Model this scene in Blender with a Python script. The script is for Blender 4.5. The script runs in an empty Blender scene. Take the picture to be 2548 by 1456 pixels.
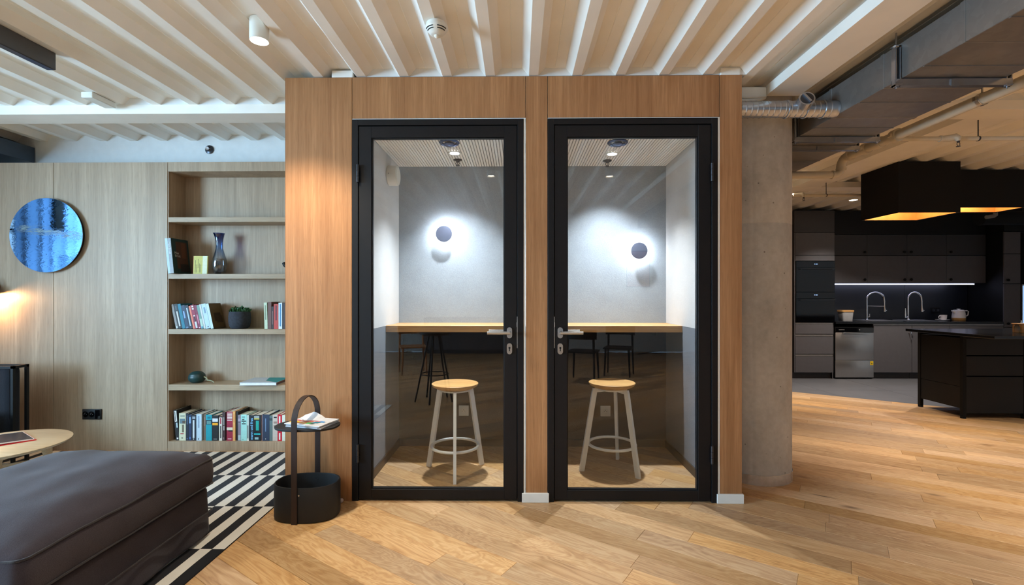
import bpy, bmesh, math, random
from mathutils import Vector, Matrix, noise as mnoise

random.seed(7)
R = math.radians
PI = math.pi
scene = bpy.context.scene
C = scene.collection

# ------------------------------------------------------------------ camera
cam_d = bpy.data.cameras.new('camera')
cam_d.sensor_width = 36.0
cam_d.lens = 36.0 * 1180.0 / 2548.0
cam_d.shift_y = 9.0 / 2548.0
cam_d.clip_start = 0.05
cam = bpy.data.objects.new('camera', cam_d)
C.objects.link(cam)
cam.location = (0, 0, 1.2775)
cam.rotation_euler = (PI / 2, 0, math.atan(16.0 / 1180.0))
scene.camera = cam

# ------------------------------------------------------------------ world, exposure
world = bpy.data.worlds.new('world')
scene.world = world
world.use_nodes = True
world.node_tree.nodes['Background'].inputs[0].default_value = (0.50, 0.72, 1.0, 1)
world.node_tree.nodes['Background'].inputs[1].default_value = 1.2
scene.view_settings.view_transform = 'Standard'
scene.view_settings.look = 'None'
scene.view_settings.gamma = 1.0
scene.view_settings.use_curve_mapping = False
scene.view_settings.exposure = 0.42
scene.cycles.max_bounces = 10
scene.cycles.diffuse_bounces = 5
scene.cycles.glossy_bounces = 4
scene.cycles.transparent_max_bounces = 12
scene.cycles.transmission_bounces = 8
scene.cycles.sample_clamp_indirect = 6.0
scene.cycles.caustics_reflective = False
scene.cycles.caustics_refractive = False


def light(name, kind, loc, energy, color, rot=(0, 0, 0), parent=None, **kw):
    d = bpy.data.lights.new(name, kind)
    d.energy = energy
    d.color = color
    for k, v in kw.items():
        setattr(d, k, v)
    o = bpy.data.objects.new(name, d)
    C.objects.link(o)
    o.location = loc
    o.rotation_euler = rot
    if parent is not None:
        o.parent = parent
    return o


# daylight arriving at the window band of the left wall
light('daylight_left', 'AREA', (-5.95, 0.35, 1.75), 700, (0.47, 0.74, 1.0), (0, -PI / 2, 0),
      shape='RECTANGLE', size=1.8, size_y=2.8)


# ------------------------------------------------------------------ materials
def lin(c):
    def f(v):
        v /= 255.0
        return v / 12.92 if v <= 0.04045 else ((v + 0.055) / 1.055) ** 2.4
    return tuple(f(v) for v in c) + (1.0,)


class NT:
    def __init__(self, name):
        self.m = bpy.data.materials.new(name)
        self.m.use_nodes = True
        self.t = self.m.node_tree
        self.b = self.t.nodes['Principled BSDF']

    def n(self, kind, **kw):
        nd = self.t.nodes.new(kind)
        for k, v in kw.items():
            setattr(nd, k, v)
        return nd

    def l(self, a, b):
        self.t.links.new(a, b)

    def noise(self, vec, scale, detail=3.0, rough=0.5, dist=0.0):
        nd = self.n('ShaderNodeTexNoise')
        nd.inputs['Scale'].default_value = scale
        nd.inputs['Detail'].default_value = detail
        nd.inputs['Roughness'].default_value = rough
        nd.inputs['Distortion'].default_value = dist
        if vec is not None:
            self.l(vec, nd.inputs['Vector'])
        return nd.outputs['Fac']

    def ramp(self, fac, stops):
        nd = self.n('ShaderNodeValToRGB')
        el = nd.color_ramp.elements
        while len(el) < len(stops):
            el.new(0.5)
        for e, (p, c) in zip(el, stops):
            e.position = p
            e.color = c
        self.l(fac, nd.inputs['Fac'])
        return nd.outputs['Color']

    def mapping(self, vec, scale=(1, 1, 1), loc=(0, 0, 0), rot=(0, 0, 0)):
        nd = self.n('ShaderNodeMapping')
        nd.inputs['Scale'].default_value = scale
        nd.inputs['Location'].default_value = loc
        nd.inputs['Rotation'].default_value = rot
        self.l(vec, nd.inputs['Vector'])
        return nd.outputs['Vector']

    def math(self, op, a, b=None, clamp=False):
        nd = self.n('ShaderNodeMath', operation=op, use_clamp=clamp)
        for i, v in enumerate((a, b)):
            if v is None:
                continue
            if isinstance(v, (int, float)):
                nd.inputs[i].default_value = v
            else:
                self.l(v, nd.inputs[i])
        return nd.outputs[0]

    def mix(self, fac, a, b, blend='MIX'):
        nd = self.n('ShaderNodeMix', data_type='RGBA', blend_type=blend)
        for i, v in ((0, fac), (6, a), (7, b)):
            if isinstance(v, (int, float)):
                nd.inputs[i].default_value = v
            elif isinstance(v, tuple):
                nd.inputs[i].default_value = v
            else:
                self.l(v, nd.inputs[i])
        return nd.outputs[2]

    def bump(self, h, strength=0.2, dist=0.01):
        nd = self.n('ShaderNodeBump')
        nd.inputs['Strength'].default_value = strength
        nd.inputs['Distance'].default_value = dist
        self.l(h, nd.inputs['Height'])
        self.l(nd.outputs['Normal'], self.b.inputs['Normal'])

    def obj(self):
        return self.n('ShaderNodeTexCoord').outputs['Object']

    def set(self, rough=0.5, metal=0.0, spec=None, color=None):
        self.b.inputs['Roughness'].default_value = rough
        self.b.inputs['Metallic'].default_value = metal
        if spec is not None:
            self.b.inputs['Specular IOR Level'].default_value = spec
        if color is not None:
            if isinstance(color, tuple):
                self.b.inputs['Base Color'].default_value = color
            else:
                self.l(color, self.b.inputs['Base Color'])
        return self.m


def plain(name, rgb, rough=0.5, metal=0.0, var=0.08, scale=18.0, bump=0.0, spec=None):
    """a colour with faint mottling"""
    k = NT(name)
    c = lin(rgb)
    f = k.noise(k.obj(), scale, 4)
    lo = tuple(v * (1 - var) for v in c[:3]) + (1,)
    hi = tuple(min(1, v * (1 + var)) for v in c[:3]) + (1,)
    col = k.ramp(f, [(0.3, lo), (0.7, hi)])
    if bump:
        k.bump(k.noise(k.obj(), scale * 14, 2), bump, 0.004)
    return k.set(rough, metal, spec, col)


def emit(name, rgb, strength):
    k = NT(name)
    k.b.inputs['Base Color'].default_value = (0.8, 0.8, 0.8, 1)
    k.b.inputs['Emission Color'].default_value = lin(rgb)
    k.b.inputs['Emission Strength'].default_value = strength
    return k.m


def veneer(name, light_c, dark_c, axis='z', rough=0.45, off=0.0):
    """oak veneer, straight grain along an axis"""
    k = NT(name)
    v = k.obj()
    ax = {'x': 0, 'y': 1, 'z': 2}[axis]

    def sc(along, across):
        s = [across] * 3
        s[ax] = along
        return tuple(s)
    v1 = k.mapping(v, sc(0.35, 6.0), (off, off * 2, off * 3))
    v2 = k.mapping(v, sc(1.2, 60.0), (off, 0, off))
    v3 = k.mapping(v, sc(9.0, 330.0))
    broad = k.noise(v1, 1.6, 4, 0.6, 0.6)
    fine = k.noise(v2, 1.4, 4, 0.65, 0.2)
    pores = k.noise(v3, 1.0, 2, 0.5)
    f = k.math('ADD', k.math('MULTIPLY', broad, 0.55), k.math('MULTIPLY', fine, 0.45))
    col = k.ramp(f, [(0.30, lin(dark_c)), (0.52, lin(tuple((a + b) / 2 for a, b in zip(light_c, dark_c)))), (0.70, lin(light_c))])
    dark = tuple(0.55 * q for q in lin(dark_c)[:3]) + (1,)
    pf = k.math('MULTIPLY', k.ramp(pores, [(0.33, (1, 1, 1, 1)), (0.45, (0, 0, 0, 1))]), 0.30)
    col = k.mix(pf, col, dark)
    k.bump(pores, 0.12, 0.002)
    return k.set(rough, 0, 0.35, col)


def floor_oak(name):
    k = NT(name)
    v = k.obj()
    oi = k.n('ShaderNodeObjectInfo').outputs['Random']
    isl = k.n('ShaderNodeNewGeometry').outputs['Random Per Island']
    rnd = k.math('FRACT', k.math('ADD', oi, isl))
    rnd2 = k.math('FRACT', k.math('MULTIPLY', rnd, 17.3))
    comb = k.n('ShaderNodeCombineXYZ')
    k.l(k.math('MULTIPLY', rnd, 53.0), comb.inputs[0])
    k.l(k.math('MULTIPLY', rnd2, 29.0), comb.inputs[1])
    k.l(k.math('MULTIPLY', rnd, 91.0), comb.inputs[2])
    add = k.n('ShaderNodeVectorMath', operation='ADD')
    k.l(v, add.inputs[0])
    k.l(comb.outputs[0], add.inputs[1])
    p = add.outputs[0]
    warp = k.noise(k.mapping(p, (1.5, 6.5, 1)), 1.0, 4, 0.55, 1.1)
    sep = k.n('ShaderNodeSeparateXYZ')
    k.l(p, sep.inputs[0])
    phase = k.math('ADD', k.math('MULTIPLY', sep.outputs[1], 120.0), k.math('MULTIPLY', warp, 74.0))
    rings = k.math('ADD', k.math('MULTIPLY', k.math('SINE', phase), 0.5), 0.5)
    fine = k.noise(k.mapping(p, (9, 260, 1)), 1.0, 4, 0.7)
    mid = k.noise(k.mapping(p, (2.5, 55, 1)), 1.0, 3, 0.6)
    broad = k.noise(k.mapping(p, (0.9, 6, 1)), 1.0, 3, 0.6, 0.5)
    f = k.math('ADD', k.math('ADD', k.math('MULTIPLY', rings, 0.16), k.math('MULTIPLY', mid, 0.16)), k.math('ADD', k.math('MULTIPLY', fine, 0.30), k.math('MULTIPLY', broad, 0.38)))
    col = k.ramp(f, [(0.25, lin((140, 101, 66))), (0.42, lin((188, 147, 104))), (0.58, lin((205, 167, 123))), (0.80, lin((226, 196, 156)))])
    # knots
    vor = k.n('ShaderNodeTexVoronoi', feature='F1')
    k.l(k.mapping(p, (1.0, 2.6, 1)), vor.inputs['Vector'])
    vor.inputs['Scale'].default_value = 1.5
    kd = k.math('ADD', vor.outputs['Distance'], k.math('MULTIPLY', k.math('SUBTRACT', mid, 0.5), 0.10))
    kn = k.ramp(kd, [(0.02, (1, 1, 1, 1)), (0.11, (0, 0, 0, 1))])
    col = k.mix(k.math('MULTIPLY', kn, 0.75), col, lin((74, 48, 28)))
    hsv = k.n('ShaderNodeHueSaturation')
    k.l(col, hsv.inputs['Color'])
    k.l(k.math('ADD', k.math('MULTIPLY', rnd2, 0.42), 0.68), hsv.inputs['Value'])
    k.l(k.math('ADD', k.math('MULTIPLY', rnd, 0.22), 0.90), hsv.inputs['Saturation'])
    k.bump(fine, 0.10, 0.002)
    k.l(k.ramp(fine, [(0.3, (0.5, 0.5, 0.5, 1)), (0.7, (0.36, 0.36, 0.36, 1))]), k.b.inputs['Roughness'])
    k.l(hsv.outputs['Color'], k.b.inputs['Base Color'])
    k.b.inputs['Specular IOR Level'].default_value = 0.4
    return k.m


def glass_pane(name, tint=(1, 1, 1, 1)):
    """thin architectural glass: clear, reflecting more at grazing angles"""
    k = NT(name)
    out = k.t.nodes['Material Output']
    k.t.nodes.remove(k.b)
    tr = k.n('ShaderNodeBsdfTransparent')
    tr.inputs['Color'].default_value = tint
    gl = k.n('ShaderNodeBsdfGlossy')
    gl.inputs['Roughness'].default_value = 0.0
    lw = k.n('ShaderNodeLayerWeight')
    lw.inputs['Blend'].default_value = 0.5
    f5 = k.math('POWER', lw.outputs['Facing'], 5.0)
    fac = k.math('ADD', k.math('MULTIPLY', f5, 0.94), 0.045, True)
    mx = k.n('ShaderNodeMixShader')
    k.l(fac, mx.inputs[0])
    k.l(tr.outputs[0], mx.inputs[1])
    k.l(gl.outputs[0], mx.inputs[2])
    k.l(mx.outputs[0], out.inputs['Surface'])
    return k.m


def sheer(name, rgb):
    k = NT(name)
    out = k.t.nodes['Material Output']
    tl = k.n('ShaderNodeBsdfTranslucent')
    tl.inputs['Color'].default_value = lin(rgb)
    k.b.inputs['Base Color'].default_value = lin(rgb)
    mx = k.n('ShaderNodeMixShader')
    mx.inputs[0].default_value = 0.6
    k.l(k.b.outputs[0], mx.inputs[1])
    k.l(tl.outputs[0], mx.inputs[2])
    k.l(mx.outputs[0], out.inputs['Surface'])
    return k.m


def concrete(name):
    k = NT(name)
    v = k.obj()
    a = k.noise(k.mapping(v, (1, 1, 0.5)), 3.2, 6, 0.6)
    b = k.noise(v, 26, 4, 0.6)
    f = k.math('ADD', k.math('MULTIPLY', a, 0.7), k.math('MULTIPLY', b, 0.3))
    col = k.ramp(f, [(0.3, lin((166, 165, 166))), (0.7, lin((214, 213, 214)))])
    vor = k.n('ShaderNodeTexVoronoi', feature='F1')
    k.l(v, vor.inputs['Vector'])
    vor.inputs['Scale'].default_value = 13.0
    pit = k.ramp(vor.outputs['Distance'], [(0.05, (1, 1, 1, 1)), (0.085, (0, 0, 0, 1))])
    col = k.mix(k.math('MULTIPLY', pit, 0.7), col, lin((70, 64, 60)))
    k.bump(b, 0.2, 0.004)
    return k.set(0.7, 0, 0.3, col)


def galv(name, rgb=(140, 142, 146), rough=0.38, metal=0.9):
    k = NT(name)
    vor = k.n('ShaderNodeTexVoronoi', feature='F1')
    k.l(k.obj(), vor.inputs['Vector'])
    vor.inputs['Scale'].default_value = 30.0
    c = lin(rgb)
    col = k.mix(vor.outputs['Color'], tuple(q * 0.86 for q in c[:3]) + (1,), c)
    nd = k.noise(k.obj(), 2.5, 3)
    k.l(k.ramp(nd, [(0.3, (rough - 0.08,) * 3 + (1,)), (0.7, (rough + 0.1,) * 3 + (1,))]), k.b.inputs['Roughness'])
    k.set(rough, metal, None, col)
    k.l(k.ramp(nd, [(0.3, (rough - 0.08,) * 3 + (1,)), (0.7, (rough + 0.1,) * 3 + (1,))]), k.b.inputs['Roughness'])
    return k.m


def brushed(name, rgb, rough=0.25, axis=(1, 1, 120)):
    k = NT(name)
    f = k.noise(k.mapping(k.obj(), axis), 6.0, 2)
    c = lin(rgb)
    col = k.ramp(f, [(0.3, tuple(q * 0.85 for q in c[:3]) + (1,)), (0.7, c)])
    k.bump(f, 0.03, 0.001)
    return k.set(rough, 1.0, None, col)


def fabric(name, rgb, var=0.22, scale=420.0, rough=0.95, sheen=0.3):
    k = NT(name)
    v = k.obj()
    f = k.noise(v, scale, 2)
    g = k.noise(v, 7.0, 4)
    c = lin(rgb)
    h = k.math('ADD', k.math('MULTIPLY', f, 0.6), k.math('MULTIPLY', g, 0.4))
    col = k.ramp(h, [(0.35, tuple(q * (1 - var) for q in c[:3]) + (1,)), (0.65, tuple(q * (1 + var) for q in c[:3]) + (1,))])
    k.bump(f, 0.35, 0.003)
    k.b.inputs['Sheen Weight'].default_value = sheen
    k.b.inputs['Sheen Roughness'].default_value = 0.5
    return k.set(rough, 0, 0.15, col)


M = {}
M['oak_booth'] = veneer('oak_veneer_booth', (190, 140, 96), (140, 94, 58), 'z', off=3.1)
M['oak_wall'] = veneer('oak_veneer_cabinet', (188, 166, 140), (142, 121, 98), 'z', off=7.7)
M['oak_shelf'] = veneer('oak_shelf_edge', (188, 168, 140), (146, 124, 98), 'x', off=1.7)
M['oak_desk'] = veneer('oak_desk', (214, 172, 118), (170, 124, 76), 'x', off=5.0)
M['oak_table'] = veneer('pale_oak_table', (226, 206, 176), (196, 170, 134), 'x', off=9.0)
M['oak_seat'] = veneer('oak_stool_seat', (224, 184, 124), (176, 128, 74), 'x', off=4.3)
M['floor'] = floor_oak('oak_floor_boards')
M['subfloor'] = plain('dark_subfloor', (60, 42, 26), 0.9)
M['white_paint'] = plain('white_paint', (228, 228, 224), 0.6, var=0.03)
M['ceiling'] = plain('painted_deck', (236, 233, 226), 0.5, var=0.04, scale=4)
M['wall_white'] = plain('white_plaster', (222, 224, 224), 0.85, var=0.03)
M['wall_black'] = plain('black_wall', (20, 20, 22), 0.6)
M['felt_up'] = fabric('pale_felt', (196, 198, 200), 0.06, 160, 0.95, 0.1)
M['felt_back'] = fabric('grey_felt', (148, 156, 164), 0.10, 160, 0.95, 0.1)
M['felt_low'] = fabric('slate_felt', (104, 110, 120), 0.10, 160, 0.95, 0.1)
M['felt_shaded'] = fabric('shaded_felt', (44, 42, 44), 0.10, 160, 0.95, 0.1)  # back panel below the desk: the desk's shade is put into its colour
M['slat'] = plain('white_acoustic_slat', (240, 237, 232), 0.6, var=0.03)
M['slot'] = plain('dark_slot', (140, 137, 132), 0.9)
M['base_dark'] = plain('dark_skirting', (58, 46, 38), 0.5)
M['frame'] = plain('black_coated_frame', (15, 14, 17), 0.48, var=0.1, spec=0.3)
M['seal'] = plain('black_rubber', (8, 8, 9), 0.7)
M['glass'] = glass_pane('clear_glass', (0.97, 0.985, 0.98, 1))
M['steel'] = brushed('brushed_steel', (200, 200, 202), 0.28)
M['chrome'] = plain('chrome', (225, 226, 232), 0.12, 1.0, 0.02)
M['ring_steel'] = plain('polished_steel_ring', (214, 214, 218), 0.24, 0.65, 0.1, 40)
M['concrete'] = concrete('raw_concrete')
M['galv'] = galv('galvanised_sheet', (150, 147, 144), 0.36, 0.75)
M['galv_bright'] = galv('galvanised_spiral', (186, 190, 198), 0.22)
M['beam'] = plain('painted_beam', (236, 232, 224), 0.5, var=0.03, scale=5)
M['pipe'] = plain('painted_pipe', (196, 186, 166), 0.45, var=0.05)
M['black'] = plain('black_lacquer', (17, 17, 19), 0.55, spec=0.3)
M['matt_black'] = plain('matt_black', (11, 11, 12), 0.75, spec=0.25)
M['cab'] = plain('charcoal_front', (84, 82, 86), 0.6, var=0.05)
M['cab_dark'] = plain('dark_cabinet_front', (52, 51, 54), 0.6, var=0.05)
M['kick'] = plain('kick_board', (50, 49, 52), 0.55)
M['profile'] = plain('grey_profile', (150, 146, 144), 0.35, 0.6)
M['profile_dark'] = plain('dark_hinge_metal', (70, 72, 78), 0.3, 0.8)
M['counter'] = plain('black_stone', (22, 23, 27), 0.18, var=0.2, scale=90)
M['splash'] = plain('black_splashback', (20, 22, 28), 0.35)
M['oven_glass'] = plain('oven_black_glass', (6, 6, 8), 0.06, spec=0.6)
M['stainless'] = brushed('stainless_door', (206, 204, 202), 0.34, (160, 1, 1))
M['tile'] = plain('slate_tile', (92, 92, 96), 0.42, var=0.08, scale=5)
M['grout'] = plain('dark_grout', (56, 56, 58), 0.9)
M['gold'] = plain('gold_lining', (218, 168, 104), 0.4, 0.3)
M['ottoman'] = fabric('charcoal_linen', (54, 49, 56), 0.25, 380, 0.95, 0.12)
M['piping'] = fabric('charcoal_piping', (38, 34, 38), 0.1, 380)
M['navy_felt'] = fabric('dark_upholstery', (26, 27, 34), 0.2, 300)
M['rug_black'] = fabric('rug_black', (22, 22, 27), 0.2, 500, 1.0, 0.1)
M['rug_white'] = fabric('rug_cream', (206, 202, 194), 0.08, 500, 1.0, 0.1)
M['basket'] = plain('black_felt_basket', (24, 25, 28), 0.6, var=0.1, bump=0.1)
M['strap'] = veneer('dark_strap', (64, 48, 42), (44, 32, 28), 'z', 0.5, off=2.0)
M['stool_white'] = plain('white_powder_coat', (236, 238, 240), 0.4, var=0.02)
M['plastic_white'] = plain('white_plastic', (222, 220, 212), 0.4, var=0.02)
M['copper'] = plain('polished_copper', (214, 120, 76), 0.18, 1.0, 0.05)
M['curtain'] = sheer('dark_sheer', (100, 122, 150))
M['led_cool'] = emit('led_cool', (206, 214, 255), 9.0)
M['lamp_on'] = emit('lamp_lens', (255, 240, 214), 26.0)
M['lamp_cool'] = emit('downlight_lens', (238, 244, 255), 22.0)
M['sconce_glow'] = emit('sconce_diffuser', (240, 246, 255), 62.0)
M['bulb_warm'] = emit('warm_bulb', (255, 206, 140), 18.0)
M['display'] = emit('blue_display', (90, 150, 255), 3.0)
M['fridge_glow'] = emit('lit_fridge_interior', (150, 190, 240), 0.9)
M['paper'] = plain('paper', (226, 224, 214), 0.8, var=0.03)
M['ceramic'] = plain('white_ceramic', (224, 220, 222), 0.2, var=0.02)
M['bamboo'] = veneer('bamboo', (206, 164, 106), (172, 126, 74), 'x', off=6.0)
M['pot'] = plain('dark_pot', (44, 48, 58), 0.75, var=0.35, scale=60, bump=0.6)
M['leaf'] = plain('succulent_green', (44, 92, 52), 0.5, var=0.35, scale=40)
M['soil'] = plain('soil', (38, 28, 22), 0.95)
M['gourd'] = plain('dark_green_skin', (26, 58, 58), 0.4, var=0.3, scale=20)
M['stem'] = plain('pale_stem', (150, 150, 120), 0.7)
M['vent_blue'] = plain('blue_film', (58, 82, 128), 0.22, 0.5)
M['yellow'] = plain('yellow_label', (236, 196, 20), 0.5)
M['key_tag'] = plain('key_tag', (30, 28, 30), 0.5)


def mirror_mat():
    k = NT('blue_mirror')
    n1 = k.noise(k.mapping(k.obj(), (5, 5, 16), (0, 0, 0), (0, 0.5, 0)), 2.0, 3, 0.5, 1.5)
    k.bump(n1, 0.02, 0.02)
    return k.set(0.03, 1.0, None, (0.36, 0.54, 0.70, 1))


def vase_mat():
    k = NT('blue_blown_glass')
    out = k.t.nodes['Material Output']
    g = k.n('ShaderNodeTexCoord').outputs['Generated']
    sep = k.n('ShaderNodeSeparateXYZ')
    k.l(g, sep.inputs[0])
    col = k.ramp(sep.outputs[2], [(0.35, (0.84, 0.87, 0.90, 1)), (0.72, (0.55, 0.68, 0.86, 1)), (0.95, (0.16, 0.26, 0.52, 1))])
    k.t.nodes.remove(k.b)
    tr = k.n('ShaderNodeBsdfTransparent')
    k.l(col, tr.inputs['Color'])
    gl = k.n('ShaderNodeBsdfGlossy')
    gl.inputs['Roughness'].default_value = 0.04
    lw = k.n('ShaderNodeLayerWeight')
    f = k.math('ADD', k.math('MULTIPLY', k.math('POWER', lw.outputs['Facing'], 3.0), 0.7), 0.07, True)
    mx = k.n('ShaderNodeMixShader')
    k.l(f, mx.inputs[0])
    k.l(tr.outputs[0], mx.inputs[1])
    k.l(gl.outputs[0], mx.inputs[2])
    k.l(mx.outputs[0], out.inputs['Surface'])
    return k.m


M['mirror'] = mirror_mat()
M['vase'] = vase_mat()
_col = {}


def cmat(rgb, rough=0.55):
    key = (rgb, rough)
    if key not in _col:
        _col[key] = plain('print_%d_%d_%d' % rgb, rgb, rough, var=0.05, scale=60)
    return _col[key]


# ------------------------------------------------------------------ mesh builder
class MB:
    def __init__(self, mat=None):
        self.bm = bmesh.new()
        self.mats = []
        self.cur = 0
        if mat is not None:
            self.mat(mat)

    def mat(self, m):
        if m not in self.mats:
            self.mats.append(m)
        self.cur = self.mats.index(m)
        return self

    def face(self, vs):
        try:
            f = self.bm.faces.new(vs)
            f.material_index = self.cur
            return f
        except ValueError:
            return None

    def poly(self, pts):
        return self.face([self.bm.verts.new(p) for p in pts])

    def box(self, x0, x1, y0, y1, z0, z1, bev=0.0, seg=1):
        vs = [self.bm.verts.new((x, y, z)) for z in (z0, z1) for y in (y0, y1) for x in (x0, x1)]
        fs = [self.face([vs[i] for i in q]) for q in ((0, 2, 3, 1), (4, 5, 7, 6), (0, 1, 5, 4), (2, 6, 7, 3), (0, 4, 6, 2), (1, 3, 7, 5))]
        if bev > 0:
            es = list({e for f in fs for e in f.edges})
            r = bmesh.ops.bevel(self.bm, geom=es, offset=bev, segments=seg, affect='EDGES', profile=0.5)
            for f in r['faces']:
                f.material_index = self.cur
        return self

    def ring(self, c, u, v, r, seg, sx=1.0, sy=1.0):
        return [self.bm.verts.new(c + u * (math.cos(2 * PI * i / seg) * r * sx) + v * (math.sin(2 * PI * i / seg) * r * sy)) for i in range(seg)]

    def bridge(self, a, b):
        n = len(a)
        for i in range(n):
            self.face([a[i], a[(i + 1) % n], b[(i + 1) % n], b[i]])

    def cyl(self, p0, p1, r0, r1=None, seg=24, caps=True):
        p0, p1 = Vector(p0), Vector(p1)
        r1 = r0 if r1 is None else r1
        d = (p1 - p0).normalized()
        u = d.orthogonal().normalized()
        v = d.cross(u)
        a, b = self.ring(p0, u, v, r0, seg), self.ring(p1, u, v, r1, seg)
        self.bridge(a, b)
        if caps:
            self.face(a[::-1])
            self.face(b)
        return self

    def tube(self, pts, r, seg=10, closed=False, caps=True, rz=None):
        pts = [Vector(p) for p in pts]
        n = len(pts)
        rings = []
        u = None
        for i in range(n):
            if closed:
                d = pts[(i + 1) % n] - pts[i - 1]
            else:
                d = pts[min(i + 1, n - 1)] - pts[max(i - 1, 0)]
            d.normalize()
            if u is None:
                u = d.orthogonal().normalized()
            else:
                u = (u - d * u.dot(d)).normalized()
            rr = r[i] if isinstance(r, (list, tuple)) else r
            rings.append(self.ring(pts[i], u, d.cross(u), rr, seg))
        for i in range(n - 1):
            self.bridge(rings[i], rings[i + 1])
        if closed:
            a, b = rings[-1], rings[0]
            best = min(range(seg), key=lambda s: (a[0].co - b[s].co).length)
            self.bridge(a, b[best:] + b[:best])
        elif caps:
            self.face(rings[0][::-1])
            self.face(rings[-1])
        return self

    def sweep(self, pts, secs, closed=False, caps=True):
        """pts: list of (centre, u, v); secs: section polygon in (u, v)"""
        rings = []
        for c, u, v in pts:
            rings.append([self.bm.verts.new(Vector(c) + Vector(u) * a + Vector(v) * b) for a, b in secs])
        for i in range(len(rings) - 1):
            self.bridge(rings[i], rings[i + 1])
        if closed:
            self.bridge(rings[-1], rings[0])
        elif caps:
            self.face(rings[0][::-1])
            self.face(rings[-1])
        return self

    def lathe(self, prof, seg=32, c=(0, 0, 0), axis='z', cap0=True, cap1=True, warp=None):
        c = Vector(c)
        ax = {'z': (Vector((1, 0, 0)), Vector((0, 1, 0)), Vector((0, 0, 1))),
              'y': (Vector((1, 0, 0)), Vector((0, 0, -1)), Vector((0, 1, 0))),
              'x': (Vector((0, 1, 0)), Vector((0, 0, 1)), Vector((1, 0, 0)))}[axis]
        rings = []
        for r, h in prof:
            ring = []
            for i in range(seg):
                t = 2 * PI * i / seg
                rr = r * (warp(t, h) if warp else 1.0)
                ring.append(self.bm.verts.new(c + ax[0] * (math.cos(t) * rr) + ax[1] * (math.sin(t) * rr) + ax[2] * h))
            rings.append(ring)
        for a, b in zip(rings, rings[1:]):
            self.bridge(a, b)
        if cap0:
            self.face(rings[0][::-1])
        if cap1:
            self.face(rings[-1])
        return self

    def prism(self, poly, z0, z1, inset=0.0):
        a = [self.bm.verts.new((x, y, z0)) for x, y in poly]
        b = [self.bm.verts.new((x, y, z1)) for x, y in poly]
        self.bridge(a, b)
        self.face(a[::-1])
        self.face(b)
        return self

    def ball(self, c, r, seg=16, sz=1.0):
        n = seg // 2
        prof = [(max(1e-4, r * math.sin(PI * i / n)), -r * sz * math.cos(PI * i / n)) for i in range(n + 1)]
        return self.lathe(prof, seg, c)


def link(o, parent=None):
    C.objects.link(o)
    if parent is not None:
        o.parent = parent
    return o


def obj(name, mb, parent=None, loc=(0, 0, 0), rot=(0, 0, 0), smooth=True, angle=0.7):
    bm = mb.bm
    bmesh.ops.recalc_face_normals(bm, faces=bm.faces)
    me = bpy.data.meshes.new(name)
    bm.to_mesh(me)
    bm.free()
    for m in mb.mats:
        me.materials.append(m)
    if smooth:
        for p in me.polygons:
            p.use_smooth = True
        me.set_sharp_from_angle(angle=angle)
    o = bpy.data.objects.new(name, me)
    o.location = loc
    o.rotation_euler = rot
    return link(o, parent)


def tag(o, label, cat, group=None):
    o['label'] = label
    o['category'] = cat
    if group:
        o['group'] = group
    return o


def thing(name, label, cat, loc=(0, 0, 0), rot=(0, 0, 0), group=None):
    o = bpy.data.objects.new(name, None)
    o.empty_display_size = 0.1
    C.objects.link(o)
    o.location = loc
    o.rotation_euler = rot
    return tag(o, label, cat, group)


def struct(o, label=None):
    o['kind'] = 'structure'
    if label:
        o['label'] = label
    return o


def sroot(name):
    o = bpy.data.objects.new(name, None)
    o.empty_display_size = 0.1
    C.objects.link(o)
    return struct(o)


def dup(root, loc, rot=None, label=None, group=None):
    r = root.copy()
    C.objects.link(r)
    r.location = loc
    if rot is not None:
        r.rotation_euler = rot
    if label:
        r['label'] = label
    if group:
        r['group'] = group
    for ch in list(root.children):
        c = ch.copy()
        C.objects.link(c)
        c.parent = r
        for g in ch.children:
            d = g.copy()
            C.objects.link(d)
            d.parent = c
    return r


def text_into(mb, s, size, place, font_bold=False):
    """letters as flat polygons; place(x, y) -> 3D point"""
    cu = bpy.data.curves.new('letters', 'FONT')
    cu.body = s
    cu.size = size
    cu.resolution_u = 2
    cu.align_x = 'CENTER'
    cu.align_y = 'CENTER'
    if font_bold:
        cu.offset = size * 0.02
    ob = bpy.data.objects.new('letters', cu)
    C.objects.link(ob)
    bpy.context.view_layer.update()
    me = ob.to_mesh()
    vs = [mb.bm.verts.new(place(v.co.x, v.co.y)) for v in me.vertices]
    for p in me.polygons:
        mb.face([vs[i] for i in p.vertices])
    ob.to_mesh_clear()
    C.objects.unlink(ob)
    bpy.data.objects.remove(ob)
    bpy.data.curves.remove(cu)


# ================================================================== SHELL
XL, XR, YB, YK = -5.6, 8.7, -5.0, 8.0       # left wall, right wall, rear wall, kitchen wall
ZC = 2.65                                  # underside of the deck's low flanges
ZT = 2.70
BY = 2.945                                 # front plane of the booth
WY = 3.87                                  # front plane of the oak wall

# --- floor: sub-floor, oak boards as parts, slate tiles as parts
b = MB(M['subfloor'])
b.box(XL, XR, YB, YK, -0.06, -0.020)
floor = struct(obj('floor', b))

PA = R(-34.0)
du = Vector((math.cos(PA), math.sin(PA)))
dn = Vector((-math.sin(PA), math.cos(PA)))
EDGE = 7.335                               # boards end here (dn . p), tiles beyond
PW = 0.133


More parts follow.
